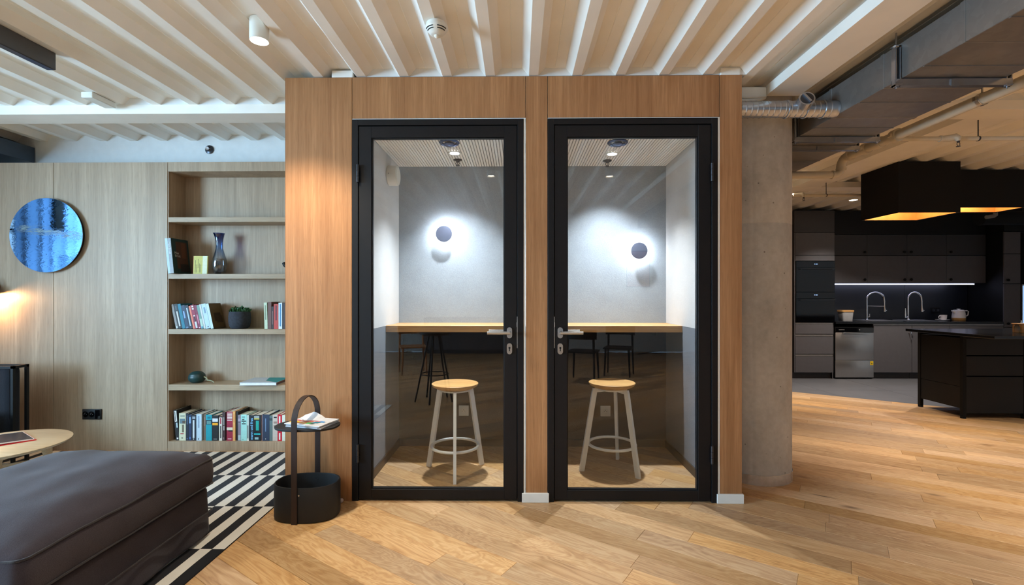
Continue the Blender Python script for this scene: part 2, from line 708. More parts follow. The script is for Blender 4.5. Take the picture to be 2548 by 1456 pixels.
def plank_mesh(L):
    b = MB(M['floor'])
    c, g = 0.0012, 0.0004
    x0, x1, y0, y1 = g, L - g, g, PW - g
    lo = [b.bm.verts.new(p) for p in ((x0, y0, -0.018), (x1, y0, -0.018), (x1, y1, -0.018), (x0, y1, -0.018))]
    md = [b.bm.verts.new(p) for p in ((x0, y0, -c), (x1, y0, -c), (x1, y1, -c), (x0, y1, -c))]
    hi = [b.bm.verts.new(p) for p in ((x0 + c, y0 + c, 0), (x1 - c, y0 + c, 0), (x1 - c, y1 - c, 0), (x0 + c, y1 - c, 0))]
    b.bridge(lo, md)
    b.bridge(md, hi)
    b.face(hi)
    return b


lengths = [0.72, 0.95, 1.15, 1.4, 1.7, 1.95]
plank_data = []
cand = []
row = 0
while True:
    n0 = EDGE - PW * (row + 1)
    if n0 < -8.5:
        break
    s = -11.0 + random.random() * 1.5
    while s < 12.0:
        L = random.choice(lengths)
        mid = du * (s + L / 2) + dn * (n0 + PW / 2)
        if XL + 0.1 < mid.x < XR - 0.1 and YB + 0.1 < mid.y < YK - 0.3:
            cand.append((s, n0, L, mid))
        s += L
    row += 1


def in_view(m):
    if m.y < 1.5 or abs(m.x) > 1.25 * m.y + 0.4 or m.x < -1.9:
        return False
    if m.y > 4.3 and m.x < 2.0:
        return False
    return True


near = sorted([q for q in cand if in_view(q[3])], key=lambda q: q[3].length)
near_set = set((q[0], q[1]) for q in near[:290])
shared = {}
for q in near[:290]:
    s, n0, L, mid = q
    if L not in shared:
        o = obj('plank', plank_mesh(L), floor, smooth=False)
        shared[L] = o.data
    else:
        o = bpy.data.objects.new('plank', shared[L])
        link(o, floor)
    p = du * s + dn * n0
    o.location = (p.x, p.y, random.uniform(-0.0003, 0.0003))
    o.rotation_euler = (0, 0, PA)
b = MB(M['floor'])
for s, n0, L, mid in cand:
    if (s, n0) in near_set:
        continue
    c = 0.0012
    x0, x1, y0, y1 = s, s + L, n0, n0 + PW
    lo = [b.bm.verts.new(p) for p in ((x0, y0, -c * 2), (x1, y0, -c * 2), (x1, y1, -c * 2), (x0, y1, -c * 2))]
    hi = [b.bm.verts.new(p) for p in ((x0 + c, y0 + c, 0), (x1 - c, y0 + c, 0), (x1 - c, y1 - c, 0), (x0 + c, y1 - c, 0))]
    b.bridge(lo, hi)
    b.face(hi)
o = obj('plank', b, floor, rot=(0, 0, PA), smooth=False)
o['kind'] = 'stuff'


def clip(poly, nx, ny, c):
    """keep the part of a polygon with n . p >= c"""
    out = []
    for i in range(len(poly)):
        p, q = poly[i], poly[(i + 1) % len(poly)]
        dp, dq = p[0] * nx + p[1] * ny - c, q[0] * nx + q[1] * ny - c
        if dp >= 0:
            out.append(p)
        if dp * dq < 0:
            t = dp / (dp - dq)
            out.append((p[0] + (q[0] - p[0]) * t, p[1] + (q[1] - p[1]) * t))
    return out


TS = 0.9
for i in range(0, 12):
    for j in range(0, 8):
        x0, y0 = 1.4 + i * TS, 2.0 + j * TS
        g = 0.0015
        sq = [(x0 + g, y0 + g), (x0 + TS - g, y0 + g), (x0 + TS - g, y0 + TS - g), (x0 + g, y0 + TS - g)]
        sq = clip(sq, dn.x, dn.y, EDGE + 0.002)
        for nx, ny, c in ((1, 0, 1.4), (-1, 0, -XR), (0, 1, 1.0), (0, -1, -YK)):
            sq = clip(sq, nx, ny, c) if len(sq) > 2 else sq
        if len(sq) < 3:
            continue
        b = MB(M['tile'])
        b.prism(sq, -0.018, 0.0)
        obj('tile', b, floor, smooth=False)

# --- ceiling: trapezoidal steel deck, ribs along y
PITCH = 0.269
X0R = -0.9815                              # centre of one low flange
b = MB(M['ceiling'])
prof = []
i0 = int((XL - X0R) / PITCH) - 1
i1 = int((XR - X0R) / PITCH) + 2
for i in range(i0, i1):
    x = X0R + i * PITCH
    prof += [(x - 0.029, ZC), (x + 0.029, ZC), (x + 0.072, ZT), (x + 0.1325, ZT), (x + 0.1345, ZT - 0.003), (x + 0.1365, ZT), (x + PITCH - 0.072, ZT)]
prof = [p for p in prof if XL - 0.2 < p[0] < XR + 0.2]
a_ = [b.bm.verts.new((x, YB - 0.1, z)) for x, z in prof]
c_ = [b.bm.verts.new((x, YK + 0.1, z)) for x, z in prof]
for i in range(len(prof) - 1):
    b.face([a_[i], a_[i + 1], c_[i + 1], c_[i]])
b.box(XL - 0.2, XR + 0.2, YB - 0.1, YK + 0.1, ZT + 0.02, ZT + 0.08)
ceiling = struct(obj('ceiling', b, smooth=False))
# white closing pieces between the ribs, above the booth and above the plaster wall
b = MB(M['wall_white'])
for y in (BY + 0.012, 3.372, 4.152):
    for i in range(i0, i1):
        x = X0R + i * PITCH
        if 3.2 < y < 3.6 and not (x < -1.6 or x > 2.5):
            continue
        if y < 3.2 and not (-1.1 < x < 1.36):
            continue
        if y > 3.5 and not (x < 1.1):
            continue
        x1 = x + PITCH
        p = [(x + 0.029, ZC), (x1 - 0.029, ZC), (x1 - 0.072, ZT), (x + 0.072, ZT)]
        q0 = [b.bm.verts.new((X, y, Z)) for X, Z in p]
        q1 = [b.bm.verts.new((X, y + 0.02, Z)) for X, Z in p]
        b.bridge(q0, q1)
        b.face(q0)
        b.face(q1[::-1])
obj('rib_filler', b, ceiling, smooth=False)


# --- walls
def wall(name, boxes, m):
    b = MB(m)
    for q in boxes:
        b.box(*q)
    return struct(obj(name, b, smooth=False))


wall('wall_back', [(XL, 1.36, 4.15, 4.30, 0, ZC + 0.0)], M['wall_white'])
wall('wall_side', [(1.24, 1.36, 4.30, YK, 0, ZT)], M['wall_white'])
wall('wall_kitchen', [(1.24, XR, YK, YK + 0.12, 0, ZT)], M['wall_black'])
wall('wall_right', [(XR, XR + 0.12, YB, YK, 0, ZT)], M['wall_white'])
wall('wall_left', [(XL - 0.12, XL, YB, -1.0, 0, ZT), (XL - 0.12, XL, 2.6, 4.3, 0, ZT), (XL - 0.12, XL, -1.0, 2.6, 0, 0.5), (XL - 0.12, XL, -1.0, 2.6, 2.55, ZT)], M['wall_white'])
wall('wall_rear', [(XL, XR, YB - 0.12, YB, 0, ZT)], M['wall_white'])


def window(name, axis, at, a0, a1, z0, z1, nm, transom=None):
    root = sroot(name)
    b = MB(M['frame'])
    w, d = 0.05, 0.06

    def bx(u0, u1, w0, w1, t0=-d / 2, t1=d / 2):
        if axis == 'x':
            b.box(at + t0, at + t1, u0, u1, w0, w1)
        else:
            b.box(u0, u1, at + t0, at + t1, w0, w1)
    bx(a0, a1, z0, z0 + w)
    bx(a0, a1, z1 - w, z1)
    for i in range(nm + 1):
        u = a0 + (a1 - a0) * i / nm
        u = min(max(u, a0 + w / 2), a1 - w / 2)
        bx(u - w / 2, u + w / 2, z0, z1)
    if transom:
        bx(a0, a1, transom - 0.025, transom + 0.025)
    obj('window_frame', b, root, smooth=False)
    for i in range(nm):
        b = MB(M['glass'])
        u0, u1 = a0 + (a1 - a0) * i / nm, a0 + (a1 - a0) * (i + 1) / nm
        if axis == 'x':
            b.box(at - 0.004, at + 0.004, u0 + 0.02, u1 - 0.02, z0 + 0.02, z1 - 0.02)
        else:
            b.box(u0 + 0.02, u1 - 0.02, at - 0.004, at + 0.004, z0 + 0.02, z1 - 0.02)
        obj('pane', b, root, smooth=False)
    return root


window('window_1', 'x', XL - 0.06, -1.0, 2.6, 0.5, 2.55, 3, 2.02)
wall('trim_1', [(XL + 0.11, XL + 0.15, 2.04, 2.16, 2.06, ZC - 0.002), (XL + 0.11, XL + 0.15, 2.04, 2.16, 0.0, 1.5)], M['frame'])
wall('trim_2', [(XL + 0.11, XL + 0.14, 1.0, 2.55, 2.005, 2.045)], M['white_paint'])
# venetian blind and a gathered curtain at the window, met only in the wall mirror
t = thing('window_blind', 'half raised slatted blind at the side window, seen in the blue mirror', 'blind', (XL + 0.13, 1.80, 1.46))
for i in range(9):
    b = MB(M['matt_black'])
    b.box(-0.014, 0.014, -0.30, 0.30, i * 0.036, i * 0.036 + 0.012)
    obj('slat', b, t, smooth=False)
t = thing('curtain', 'gathered dark sheer curtain at the side window, seen in the blue mirror', 'curtain', (XL + 0.07, 1.36, 0.3))
b = MB(M['curtain'])  # widened over the bay to dim the daylight met in the mirror
n = 60
pa, pb = [], []
for i in range(n + 1):
    y = 1.22 * i / n
    x = 0.030 * math.sin(y * 42) + 0.01 * math.sin(y * 23)
    pa.append(b.bm.verts.new((x, y, 0.0)))
    pb.append(b.bm.verts.new((x, y, 2.28)))
for i in range(n):
    b.face([pa[i], pa[i + 1], pb[i + 1], pb[i]])
obj('cloth', b, t)

# --- beams
wall('beam_cross', [(XL, -1.46, 3.365, 3.55, 2.585, ZC)], M['beam'])
wall('beam_cross_kitchen', [(2.56, XR, 3.365, 3.55, 2.585, ZC)], M['beam'])
wall('beam_cross_far', [(1.4, XR, 5.75, 5.95, 2.585, ZC)], M['beam'])
wall('beam_long', [(1.615, 1.83, YB, 3.12, 2.585, ZC - 0.001)], M['beam'])
wall('beam_long_kitchen', [(3.30, 3.62, 3.55, 5.75, 2.587, ZC - 0.001)], M['beam'])

# --- concrete column with a steel base ring
COLX, COLY, COLR = 1.69, 3.454, 0.25
b = MB(M['concrete'])


def seam_w(t, h):
    d = min(abs(((t - a + PI) % (2 * PI)) - PI) for a in (R(245), R(65)))
    return 1.0 - 0.02 * math.exp(-(d / 0.02) ** 2)


b.lathe([(COLR, 0.0), (COLR, 1.77), (COLR - 0.0015, 1.7725), (COLR, 1.775), (COLR, ZC)], 180, (COLX, COLY, 0), warp=seam_w)
column = struct(obj('column', b))
b = MB(M['ring_steel'])
b.lathe([(COLR + 0.004, 0.0), (COLR + 0.004, 0.068), (COLR + 0.001, 0.07)], 64, (COLX, COLY, 0), cap0=False, cap1=False)
obj('base_ring', b, column)
b = MB(M['white_paint'])
b.box(1.40, 1.615, 3.10, 3.135, 2.565, 2.64, 0.008)
b.tube([(1.40, 3.118, 2.565), (1.47, 3.118, 2.552), (1.55, 3.118, 2.556), (1.61, 3.118, 2.575)], 0.012, 8)
obj('beam_bracket', b, column)

# ================================================================== PHONE BOOTH
booth = thing('phone_booth', 'oak clad double phone booth with two black glazed doors under the ribbed ceiling', 'booth')
IL, IR = -1.022, 1.252                     # inner side faces of the two cells
P0, P1 = 0.055, 0.172                      # partition between the cells
IB = 4.04                                  # inner rear face
IZ = 2.383                                 # inner ceiling
TOP = 2.643
b = MB(M['wall_white'])
b.box(-1.456, -1.44, BY + 0.02, 4.149, 0.001, TOP - 0.004)
b.box(1.364, 1.379, BY + 0.02, 4.149, 0.001, TOP - 0.004)
b.box(-1.44, 1.364, IB + 0.012, 4.149, 0.001, TOP - 0.004)
b.box(-1.44, 1.364, BY + 0.02, IB + 0.012, IZ + 0.03, TOP - 0.004)
b.box(-1.44, IL - 0.012, BY + 0.02, IB + 0.012, 0.001, IZ + 0.03)
b.box(IR + 0.012, 1.364, BY + 0.02, IB + 0.012, 0.001, IZ + 0.03)
b.box(P0 + 0.012, P1 - 0.012, BY + 0.02, IB + 0.012, 0.001, IZ + 0.03)
obj('carcass', b, booth, smooth=False)
for q in ((-1.456, -1.0395, 0.0, TOP), (-1.0365, 0.0435, 2.386, TOP), (0.0465, 0.1795, 0.055, TOP),
          (0.1825, 1.2395, 2.386, TOP), (1.2425, 1.379, 0.055, TOP)):
    b = MB(M['oak_booth'])
    b.box(q[0], q[1], BY, BY + 0.02, q[2], q[3], 0.001)
    obj('wood_panel', b, booth, smooth=False)
b = MB(M['oak_booth'])
b.box(-1.458, -1.4565, BY, 3.868, 0.0, TOP)
obj('side_panel', b, booth, smooth=False)
for x0, x1 in ((0.022, 0.189), (1.223, 1.386)):
    b = MB(M['white_paint'])
    b.box(x0, x1, BY - 0.014, BY + 0.05, 0.0, 0.057, 0.002)
    obj('plinth_cover', b, booth, smooth=False)
for x0, x1 in ((-1.0385, 0.0445), (0.181, 1.2425)):
    b = MB(M['white_paint'])
    b.box(x0, x1, BY + 0.002, BY + 0.06, 2.379, 2.385)
    b.box(x1 - 0.012, x1 - 0.001, BY - 0.001, BY + 0.06, 0.057, 2.379)
    obj('edge_profile', b, booth, smooth=False)
# small closing boxes on the roof edge
for x0, x1 in ((-1.167, -1.033), (1.248, 1.371)):
    b = MB(M['white_paint'])
    b.box(x0, x1, BY + 0.0, BY + 0.16, TOP, TOP + 0.046, 0.006, 2)
    obj('roof_block', b, booth, smooth=False)
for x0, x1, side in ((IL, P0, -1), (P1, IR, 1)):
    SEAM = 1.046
    for nm, m, mb_, z0, z1 in (('felt_panel', M['felt_up'], M['felt_back'], SEAM + 0.002, IZ), ('felt_panel', M['felt_low'], M['felt_shaded'], 0.06, SEAM)):
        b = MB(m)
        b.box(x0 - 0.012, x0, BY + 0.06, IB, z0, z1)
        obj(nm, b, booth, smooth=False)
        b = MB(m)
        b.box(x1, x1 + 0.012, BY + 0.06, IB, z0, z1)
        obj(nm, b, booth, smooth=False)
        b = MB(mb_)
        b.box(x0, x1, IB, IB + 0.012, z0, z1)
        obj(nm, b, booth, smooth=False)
    b = MB(M['base_dark'])
    b.box(x0, x0 + 0.012, BY + 0.06, IB, 0, 0.06)
    b.box(x1 - 0.012, x1, BY + 0.06, IB, 0, 0.06)
    b.box(x0 + 0.012, x1 - 0.012, IB - 0.012, IB, 0, 0.06)
    obj('skirting', b, booth, smooth=False)
    b = MB(M['slot'])
    b.box(x0, x1, BY + 0.06, IB, IZ + 0.012, IZ + 0.02)
    b.mat(M['slat'])
    n = int(round((x1 - x0) / 0.0215))
    pw = (x1 - x0) / n
    for i in range(n):
        b.box(x0 + i * pw + 0.0028, x0 + (i + 1) * pw - 0.0028, BY + 0.06, IB, IZ, IZ + 0.012)
    o = obj('ceiling_slat', b, booth, smooth=False)
    o['kind'] = 'stuff'


def booth_door(name, fx0, fx1, hinge_side):
    """hinge_side -1: hinges on the low-x side"""
    root = sroot(name)
    b = MB(M['frame'])
    z1 = 2.379
    w = 0.037
    b.box(fx0, fx0 + w, BY - 0.004, BY + 0.07, 0.001, z1, 0.001)
    b.box(fx1 - w, fx1, BY - 0.004, BY + 0.07, 0.001, z1, 0.001)
    b.box(fx0 + w, fx1 - w, BY - 0.004, BY + 0.07, z1 - w, z1, 0.001)
    b.mat(M['seal'])
    b.box(fx0 + w, fx0 + w + 0.02, BY + 0.052, BY + 0.07, 0.0, z1 - w)
    b.box(fx1 - w - 0.02, fx1 - w, BY + 0.052, BY + 0.07, 0.0, z1 - w)
    b.box(fx0 + w + 0.02, fx1 - w - 0.02, BY + 0.052, BY + 0.07, z1 - w - 0.02, z1 - w)
    obj('door_frame', b, root, smooth=False)
    lx0, lx1, lz0, lz1 = fx0 + w + 0.004, fx1 - w - 0.004, 0.012, z1 - w - 0.005
    gx0, gx1, gz0, gz1 = lx0 + 0.078, lx1 - 0.078, 0.073, 2.266
    b = MB(M['frame'])
    y0, y1 = BY + 0.001, BY + 0.05
    b.box(lx0, gx0, y0, y1, lz0, lz1, 0.001)
    b.box(gx1, lx1, y0, y1, lz0, lz1, 0.001)
    b.box(gx0, gx1, y0, y1, lz0, gz0, 0.001)
    b.box(gx0, gx1, y0, y1, gz1, lz1, 0.001)
    leaf = obj('door_leaf', b, root, smooth=False)
    b = MB(M['frame'])
    t = 0.006
    for q in ((gx0, gx0 + t, gz0, gz1), (gx1 - t, gx1, gz0, gz1), (gx0 + t, gx1 - t, gz0, gz0 + t), (gx0 + t, gx1 - t, gz1 - t, gz1)):
        b.box(q[0], q[1], y0 + 0.008, y0 + 0.02, q[2], q[3], 0.0008)
    obj('glazing_bead', b, leaf, smooth=False)
    b = MB(M['glass'])
    b.box(gx0 + 0.002, gx1 - 0.002, y0 + 0.020, y0 + 0.028, gz0 + 0.002, gz1 - 0.002)
    obj('glass_pane', b, root, smooth=False)
    hx = fx0 + w + 0.001 if hinge_side < 0 else fx1 - w - 0.001
    for hz in (2.04, 0.30):
        b = MB(M['frame'])
        b.cyl((hx, BY - 0.012, hz - 0.055), (hx, BY - 0.012, hz - 0.019), 0.0085, seg=16)
        b.cyl((hx, BY - 0.012, hz - 0.017), (hx, BY - 0.012, hz + 0.017), 0.0085, seg=16)
        b.cyl((hx, BY - 0.012, hz + 0.019), (hx, BY - 0.012, hz + 0.055), 0.0085, seg=16)
        b.mats[0] = M['profile_dark']
        obj('hinge', b, root)
    # lever handle, lock rose, strike plate
    ex = lx1 - 0.046 if hinge_side < 0 else lx0 + 0.035
    sgn = -1 if hinge_side < 0 else 1

    def capsule(cx, cz, hw, hh, ya, yb, bb):
        pts = []
        for i in range(9):
            t_ = PI * i / 8
            pts.append((cx + hw * math.cos(t_), cz + (hh - hw) + hw * math.sin(t_)))
        for i in range(9):
            t_ = PI + PI * i / 8
            pts.append((cx + hw * math.cos(t_), cz - (hh - hw) + hw * math.sin(t_)))
        lo = [bb.bm.verts.new((x, yb, z)) for x, z in pts]
        hi = [bb.bm.verts.new((x, ya, z)) for x, z in pts]
        bb.bridge(lo, hi)
        bb.face(lo)
        bb.face(hi)
    b = MB(M['steel'])
    capsule(ex, 1.05, 0.0165, 0.034, BY - 0.008, BY + 0.002, b)
    h = obj('handle_rose', b, root)
    b = MB(M['steel'])
    b.cyl((ex, BY - 0.004, 1.052), (ex, BY - 0.055, 1.052), 0.009, seg=16)
    b.tube([(ex - sgn * 0.004, BY - 0.055, 1.052), (ex + sgn * 0.02, BY - 0.056, 1.052), (ex + sgn * 0.135, BY - 0.056, 1.052)], 0.0095, 16)
    obj('lever', b, h)
    b = MB(M['steel'])
    b.cyl((ex, BY + 0.05, 1.052), (ex, BY + 0.105, 1.052), 0.009, seg=16)
    b.tube([(ex - sgn * 0.004, BY + 0.105, 1.052), (ex + sgn * 0.135, BY + 0.105, 1.052)], 0.0095, 16)
    obj('lever', b, h)
    b = MB(M['steel'])
    capsule(ex, 0.951, 0.0165, 0.034, BY - 0.008, BY + 0.002, b)
    lk = obj('lock_rose', b, root)
    b = MB(M['seal'])
    b.cyl((ex, BY - 0.0095, 0.957), (ex, BY - 0.0055, 0.957), 0.0065, seg=14)
    b.box(ex - 0.003, ex + 0.003, BY - 0.0095, BY - 0.0055, 0.936, 0.957)
    obj('keyhole', b, lk, smooth=False)
    sx = lx1 + 0.002 if hinge_side < 0 else lx0 - 0.002
    b = MB(M['steel'])
    b.box(sx - 0.002, sx + 0.002, BY - 0.0015, BY + 0.02, 0.955, 1.15)
    b.box(sx - 0.004, sx + 0.004, BY - 0.0025, BY + 0.01, 1.085, 1.115)
    obj('strike_plate', b, root, smooth=False)
    return root


booth_door('door_1', -1.0365, 0.0315, -1)
booth_door('door_2', 0.183, 1.2295, 1)

# --- things inside the two cells
for i, (x0, x1, lab) in enumerate(((IL, P0, 'oak ledge desk across the phone booth that has the white siren'),
                                   (P1, IR, 'oak ledge desk across the phone booth next to the concrete column'))):
    t = thing('ledge_desk', lab, 'desk', ((x0 + x1) / 2, IB, 1.0), group='booth desks')
    hw = (x1 - x0) / 2 - 0.001
    b = MB(M['oak_desk'])
    b.box(-hw, hw, -0.405, -0.001, 0.0, 0.0505, 0.0015)
    obj('top', b, t, smooth=False)
    for sx in (-hw * 0.7, hw * 0.7):
        b = MB(M['matt_black'])
        b.box(sx - 0.015, sx + 0.015, -0.32, -0.002, -0.03, -0.001)
        obj('bracket', b, t, smooth=False)

stool_lab = ['white three legged stool with round oak seat in the phone booth with the siren',
             'white three legged stool with round oak seat in the phone booth beside the concrete column']


def make_stool(loc, angs, lab):
    t = thing('bar_stool', lab, 'stool', loc, group='oak seat booth stools')
    b = MB(M['oak_seat'])
    b.lathe([(0.002, 0.600), (0.09, 0.600), (0.13, 0.606), (0.160, 0.622), (0.1685, 0.636), (0.169, 0.641), (0.166, 0.643), (0.13, 0.6375), (0.07, 0.632), (0.002, 0.630)], 64)
    obj('seat', b, t)
    b = MB(M['stool_white'])
    b.cyl((0, 0, 0.590), (0, 0, 0.600), 0.11, seg=32)
    obj('seat_plate', b, t)
    for a in angs:
        d = Vector((math.cos(R(a)), math.sin(R(a)), 0))
        s = Vector((-d.y, d.x, 0))
        b = MB(M['stool_white'])
        pts = []
        for k, (r, z) in enumerate(((0.127, 0.602), (0.135, 0.575), (0.232, 0.0))):
            pts.append((d * r + Vector((0, 0, z)), d, s))
        w, h = 0.018, 0.0105
        secs = [(-w, -h), (w, -h), (w, h), (-w, h)]
        b.sweep(pts, secs)
        b.sweep([(d * 0.03 + Vector((0, 0, 0.590)), Vector((0, 0, 1)), s), (d * 0.13 + Vector((0, 0, 0.582)), Vector((0, 0, 1)), s)], [(-0.01, -h), (0.01, -h), (0.01, h), (-0.01, h)])
        obj('leg', b, t, smooth=False)
    b = MB(M['stool_white'])
    n = 48
    b.tube([(0.170 * math.cos(2 * PI * i / n), 0.170 * math.sin(2 * PI * i / n), 0.188) for i in range(n)], 0.0105, 10, True)
    obj('foot_ring', b, t)
    return t


make_stool((-0.462, 3.455, 0), (-83, 155, 38), stool_lab[0])
make_stool((0.690, 3.512, 0), (-170, -50, 68), stool_lab[1])

for x, z, lab in ((-0.624, 1.799, 'round blue grey wall lamp glowing above the desk beside the siren'),
                  (1.006, 1.656, 'round dark wall lamp glowing low on the felt near the corner')):
    t = thing('wall_sconce', lab, 'wall lamp', (x, IB, z), group='booth wall lamps')
    b = MB(M['white_paint'])
    b.cyl((0, -0.001, 0), (0, -0.022, 0), 0.048, seg=36)
    b.cyl((0, -0.022, 0), (0, -0.060, 0), 0.014, seg=16)
    obj('wall_mount', b, t)
    b = MB(M['matt_disc'] if 'matt_disc' in M else plain('sconce_disc', (92, 98, 118), 0.35, 0.2))
    b.lathe([(0.0675, -0.072), (0.0685, -0.076), (0.0675, -0.083), (0.055, -0.086), (0.001, -0.087)][::-1], 48, axis='y')
    obj('disc_shade', b, t)
    b = MB(M['sconce_glow'])
    b.lathe([(0.016, -0.060), (0.061, -0.066), (0.061, -0.0715)], 36, axis='y', cap0=False)
    obj('diffuser', b, t)

for x, y, lab in ((-0.493, 3.654, 'recessed downlight in the slatted ceiling of the booth with the siren'),
                  (0.727, 3.691, 'recessed downlight in the slatted ceiling of the booth by the column')):
    t = thing('downlight', lab, 'ceiling light', (x, y, IZ), group='booth downlights')
    b = MB(M['plastic_white'])
    b.lathe([(0.036, -0.004), (0.050, -0.006), (0.054, -0.002), (0.054, 0.0)], 40, cap0=False, cap1=False)
    obj('trim_ring', b, t)
    b = MB(M['lamp_cool'])
    b.lathe([(0.001, -0.0035), (0.037, -0.0035)], 32, cap0=False, cap1=False)
    obj('lens', b, t)
    light('booth_spot', 'SPOT', (0, 0, -0.012), 180, (0.88, 0.94, 1.0), parent=t, spot_size=R(98), spot_blend=1.0, shadow_soft_size=0.03)


def sprinkler(loc, lab, m, scale=1.0):
    t = thing('ceiling_sprinkler', lab, 'sprinkler', loc, group='booth sprinklers')
    s = scale
    b = MB(m)
    b.lathe([(0.036 * s, 0.0), (0.036 * s, -0.005 * s), (0.018 * s, -0.009 * s), (0.010 * s, -0.020 * s)], 28, cap1=True)
    obj('cover_plate', b, t)
    b = MB(m)
    for sg in (-1, 1):
        b.tube([(0.009 * s * sg, 0, -0.018 * s), (0.016 * s * sg, 0, -0.032 * s), (0.003 * s * sg, 0, -0.046 * s)], 0.0028 * s, 8)
    b.cyl((0, 0, -0.018 * s), (0, 0, -0.044 * s), 0.0026 * s, seg=8)
    obj('frame_arm', b, t)
    b = MB(m)
    b.lathe([(0.001, -0.050 * s), (0.017 * s, -0.049 * s), (0.017 * s, -0.047 * s), (0.001, -0.046 * s)], 20)
    obj('deflector', b, t)
    return t


sprinkler((-0.492, 3.837, IZ), 'small chrome sprinkler on the ceiling of the booth with the siren', M['profile_dark'])
sprinkler((0.724, 3.877, IZ), 'small chrome sprinkler on the ceiling of the booth beside the column', M['profile_dark'])

for x, y, lab in ((-0.496, 3.397, 'round blue filmed air diffuser on the slatted ceiling of the booth with siren'),
                  (0.712, 3.413, 'round blue filmed air diffuser on the slatted ceiling of the booth by the column')):
    t = thing('air_diffuser', lab, 'air vent', (x, y, IZ), group='booth air diffusers')
    b = MB(M['vent_blue'])
    b.lathe([(0.072, 0.0), (0.074, -0.006), (0.066, -0.014), (0.052, -0.010), (0.048, 0.0)], 40, cap0=False, cap1=False)
    obj('outer_ring', b, t)
    b = MB(M['vent_blue'])
    b.lathe([(0.001, -0.030), (0.030, -0.028), (0.040, -0.020), (0.036, -0.010), (0.012, 0.0)], 36, cap0=False)
    obj('centre_cone', b, t)

t = thing('alarm_siren', 'white drum shaped siren on the side wall of the phone booth', 'siren', (IL, 3.72, 2.225))
b = MB(M['plastic_white'])
b.lathe([(0.074, 0.0), (0.078, 0.004), (0.078, 0.066), (0.074, 0.074)], 44, axis='x')
obj('housing', b, t)
b = MB(M['plastic_white'])
b.lathe([(0.064, 0.074), (0.062, 0.079), (0.001, 0.080)], 40, axis='x', cap0=False)
obj('front_cap', b, t)
b = MB(M['seal'])
b.cyl((0.02, -0.0785, -0.0), (0.02, -0.0765, -0.0), 0.003, seg=10)
obj('screw', b, t)


def socket_plate(b, w, h, m):
    b.mat(m)
    b.box(-w / 2, w / 2, -0.009, -0.001, -h / 2, h / 2, 0.002, 2)


for x, lab in ((-0.466, 'white wall socket under the desk of the booth with the siren'), (0.738, 'white wall socket under the desk of the booth by the column')):
    t = thing('wall_socket', lab, 'socket', (x, IB, 0.302), group='booth sockets')
    b = MB()
    socket_plate(b, 0.085, 0.088, M['plastic_white'])
    obj('cover_plate', b, t)
    b = MB(M['plastic_white'])
    b.lathe([(0.022, -0.0085), (0.0225, -0.012), (0.020, -0.012), (0.0185, -0.0095), (0.001, -0.0095)], 28, axis='y', cap0=False)
    obj('socket_well', b, t)
    b = MB(M['seal'])
    for sx in (-0.0095, 0.0095):
        b.cyl((sx, -0.0088, -0.003), (sx, -0.0105, -0.003), 0.0028, seg=8)
    b.cyl((0, -0.0088, 0.008), (0, -0.0155, 0.008), 0.0024, seg=8)
    obj('pin_hole', b, t)

# door stop on the floor beside the basket
t = tag(obj('door_stop', MB(plain('pale_knob', (206, 184, 178), 0.4)).ball((0, 0, 0.0135), 0.0135, 14), loc=(-1.095, 2.918, 0)),
        'tiny pale round door stop at the foot of the oak booth panel', 'door stop')

# ================================================================== OAK WALL WITH BOOKCASE
cab = thing('panel_wall', 'grey toned oak panel wall with an open niche of book shelves', 'wall unit')
CL, CR, CT = -5.2, -1.46, 2.382
OL = -2.886                                # left side of the niche
ZS = [(0.0, 0.080), (0.500, 0.548), (0.964, 1.005), (1.421, 1.460), (1.888, 1.928)]
for x0, x1 in ((CL, -3.8465), (-3.8435, -2.8935)):
    b = MB(M['oak_wall'])
    b.box(x0, x1, WY, WY + 0.02, 0.0, CT, 0.001)
    obj('wood_panel', b, cab, smooth=False)
b = MB(M['oak_wall'])
b.box(OL - 0.0065, CR, WY + 0.001, WY + 0.022, 2.305, CT + 0.001, 0.001)
obj('header_panel', b, cab, smooth=False)
b = MB(M['oak_wall'])
b.box(OL - 0.0065, CR, WY + 0.001, WY + 0.022, 0.0, 0.079, 0.001)
obj('plinth_panel', b, cab, smooth=False)
b = MB(M['oak_wall'])
b.box(OL - 0.018, OL, WY + 0.004, 4.075, 0.0, 2.31)
obj('side_panel', b, cab, smooth=False)
b = MB(M['oak_wall'])
b.box(OL, CR, 4.075, 4.09, 0.0, 2.31)
obj('back_panel', b, cab, smooth=False)
b = MB(M['oak_wall'])
b.box(OL, CR, WY + 0.022, 4.075, 2.305, 2.325)
b.box(CL, CR, WY + 0.022, 4.148, CT - 0.02, CT)
obj('top_panel', b, cab, smooth=False)
for i, (z0, z1) in enumerate(ZS):
    b = MB(M['oak_shelf'])
    if i == 0:
        b.box(OL, CR, WY + 0.022, 4.075, 0.06, 0.080)
    else:
        b.box(OL + 0.0005, CR, WY + 0.002, 4.075, z0, z1, 0.001)
    obj('shelf', b, cab, smooth=False)

# --- books
SPY = 3.893


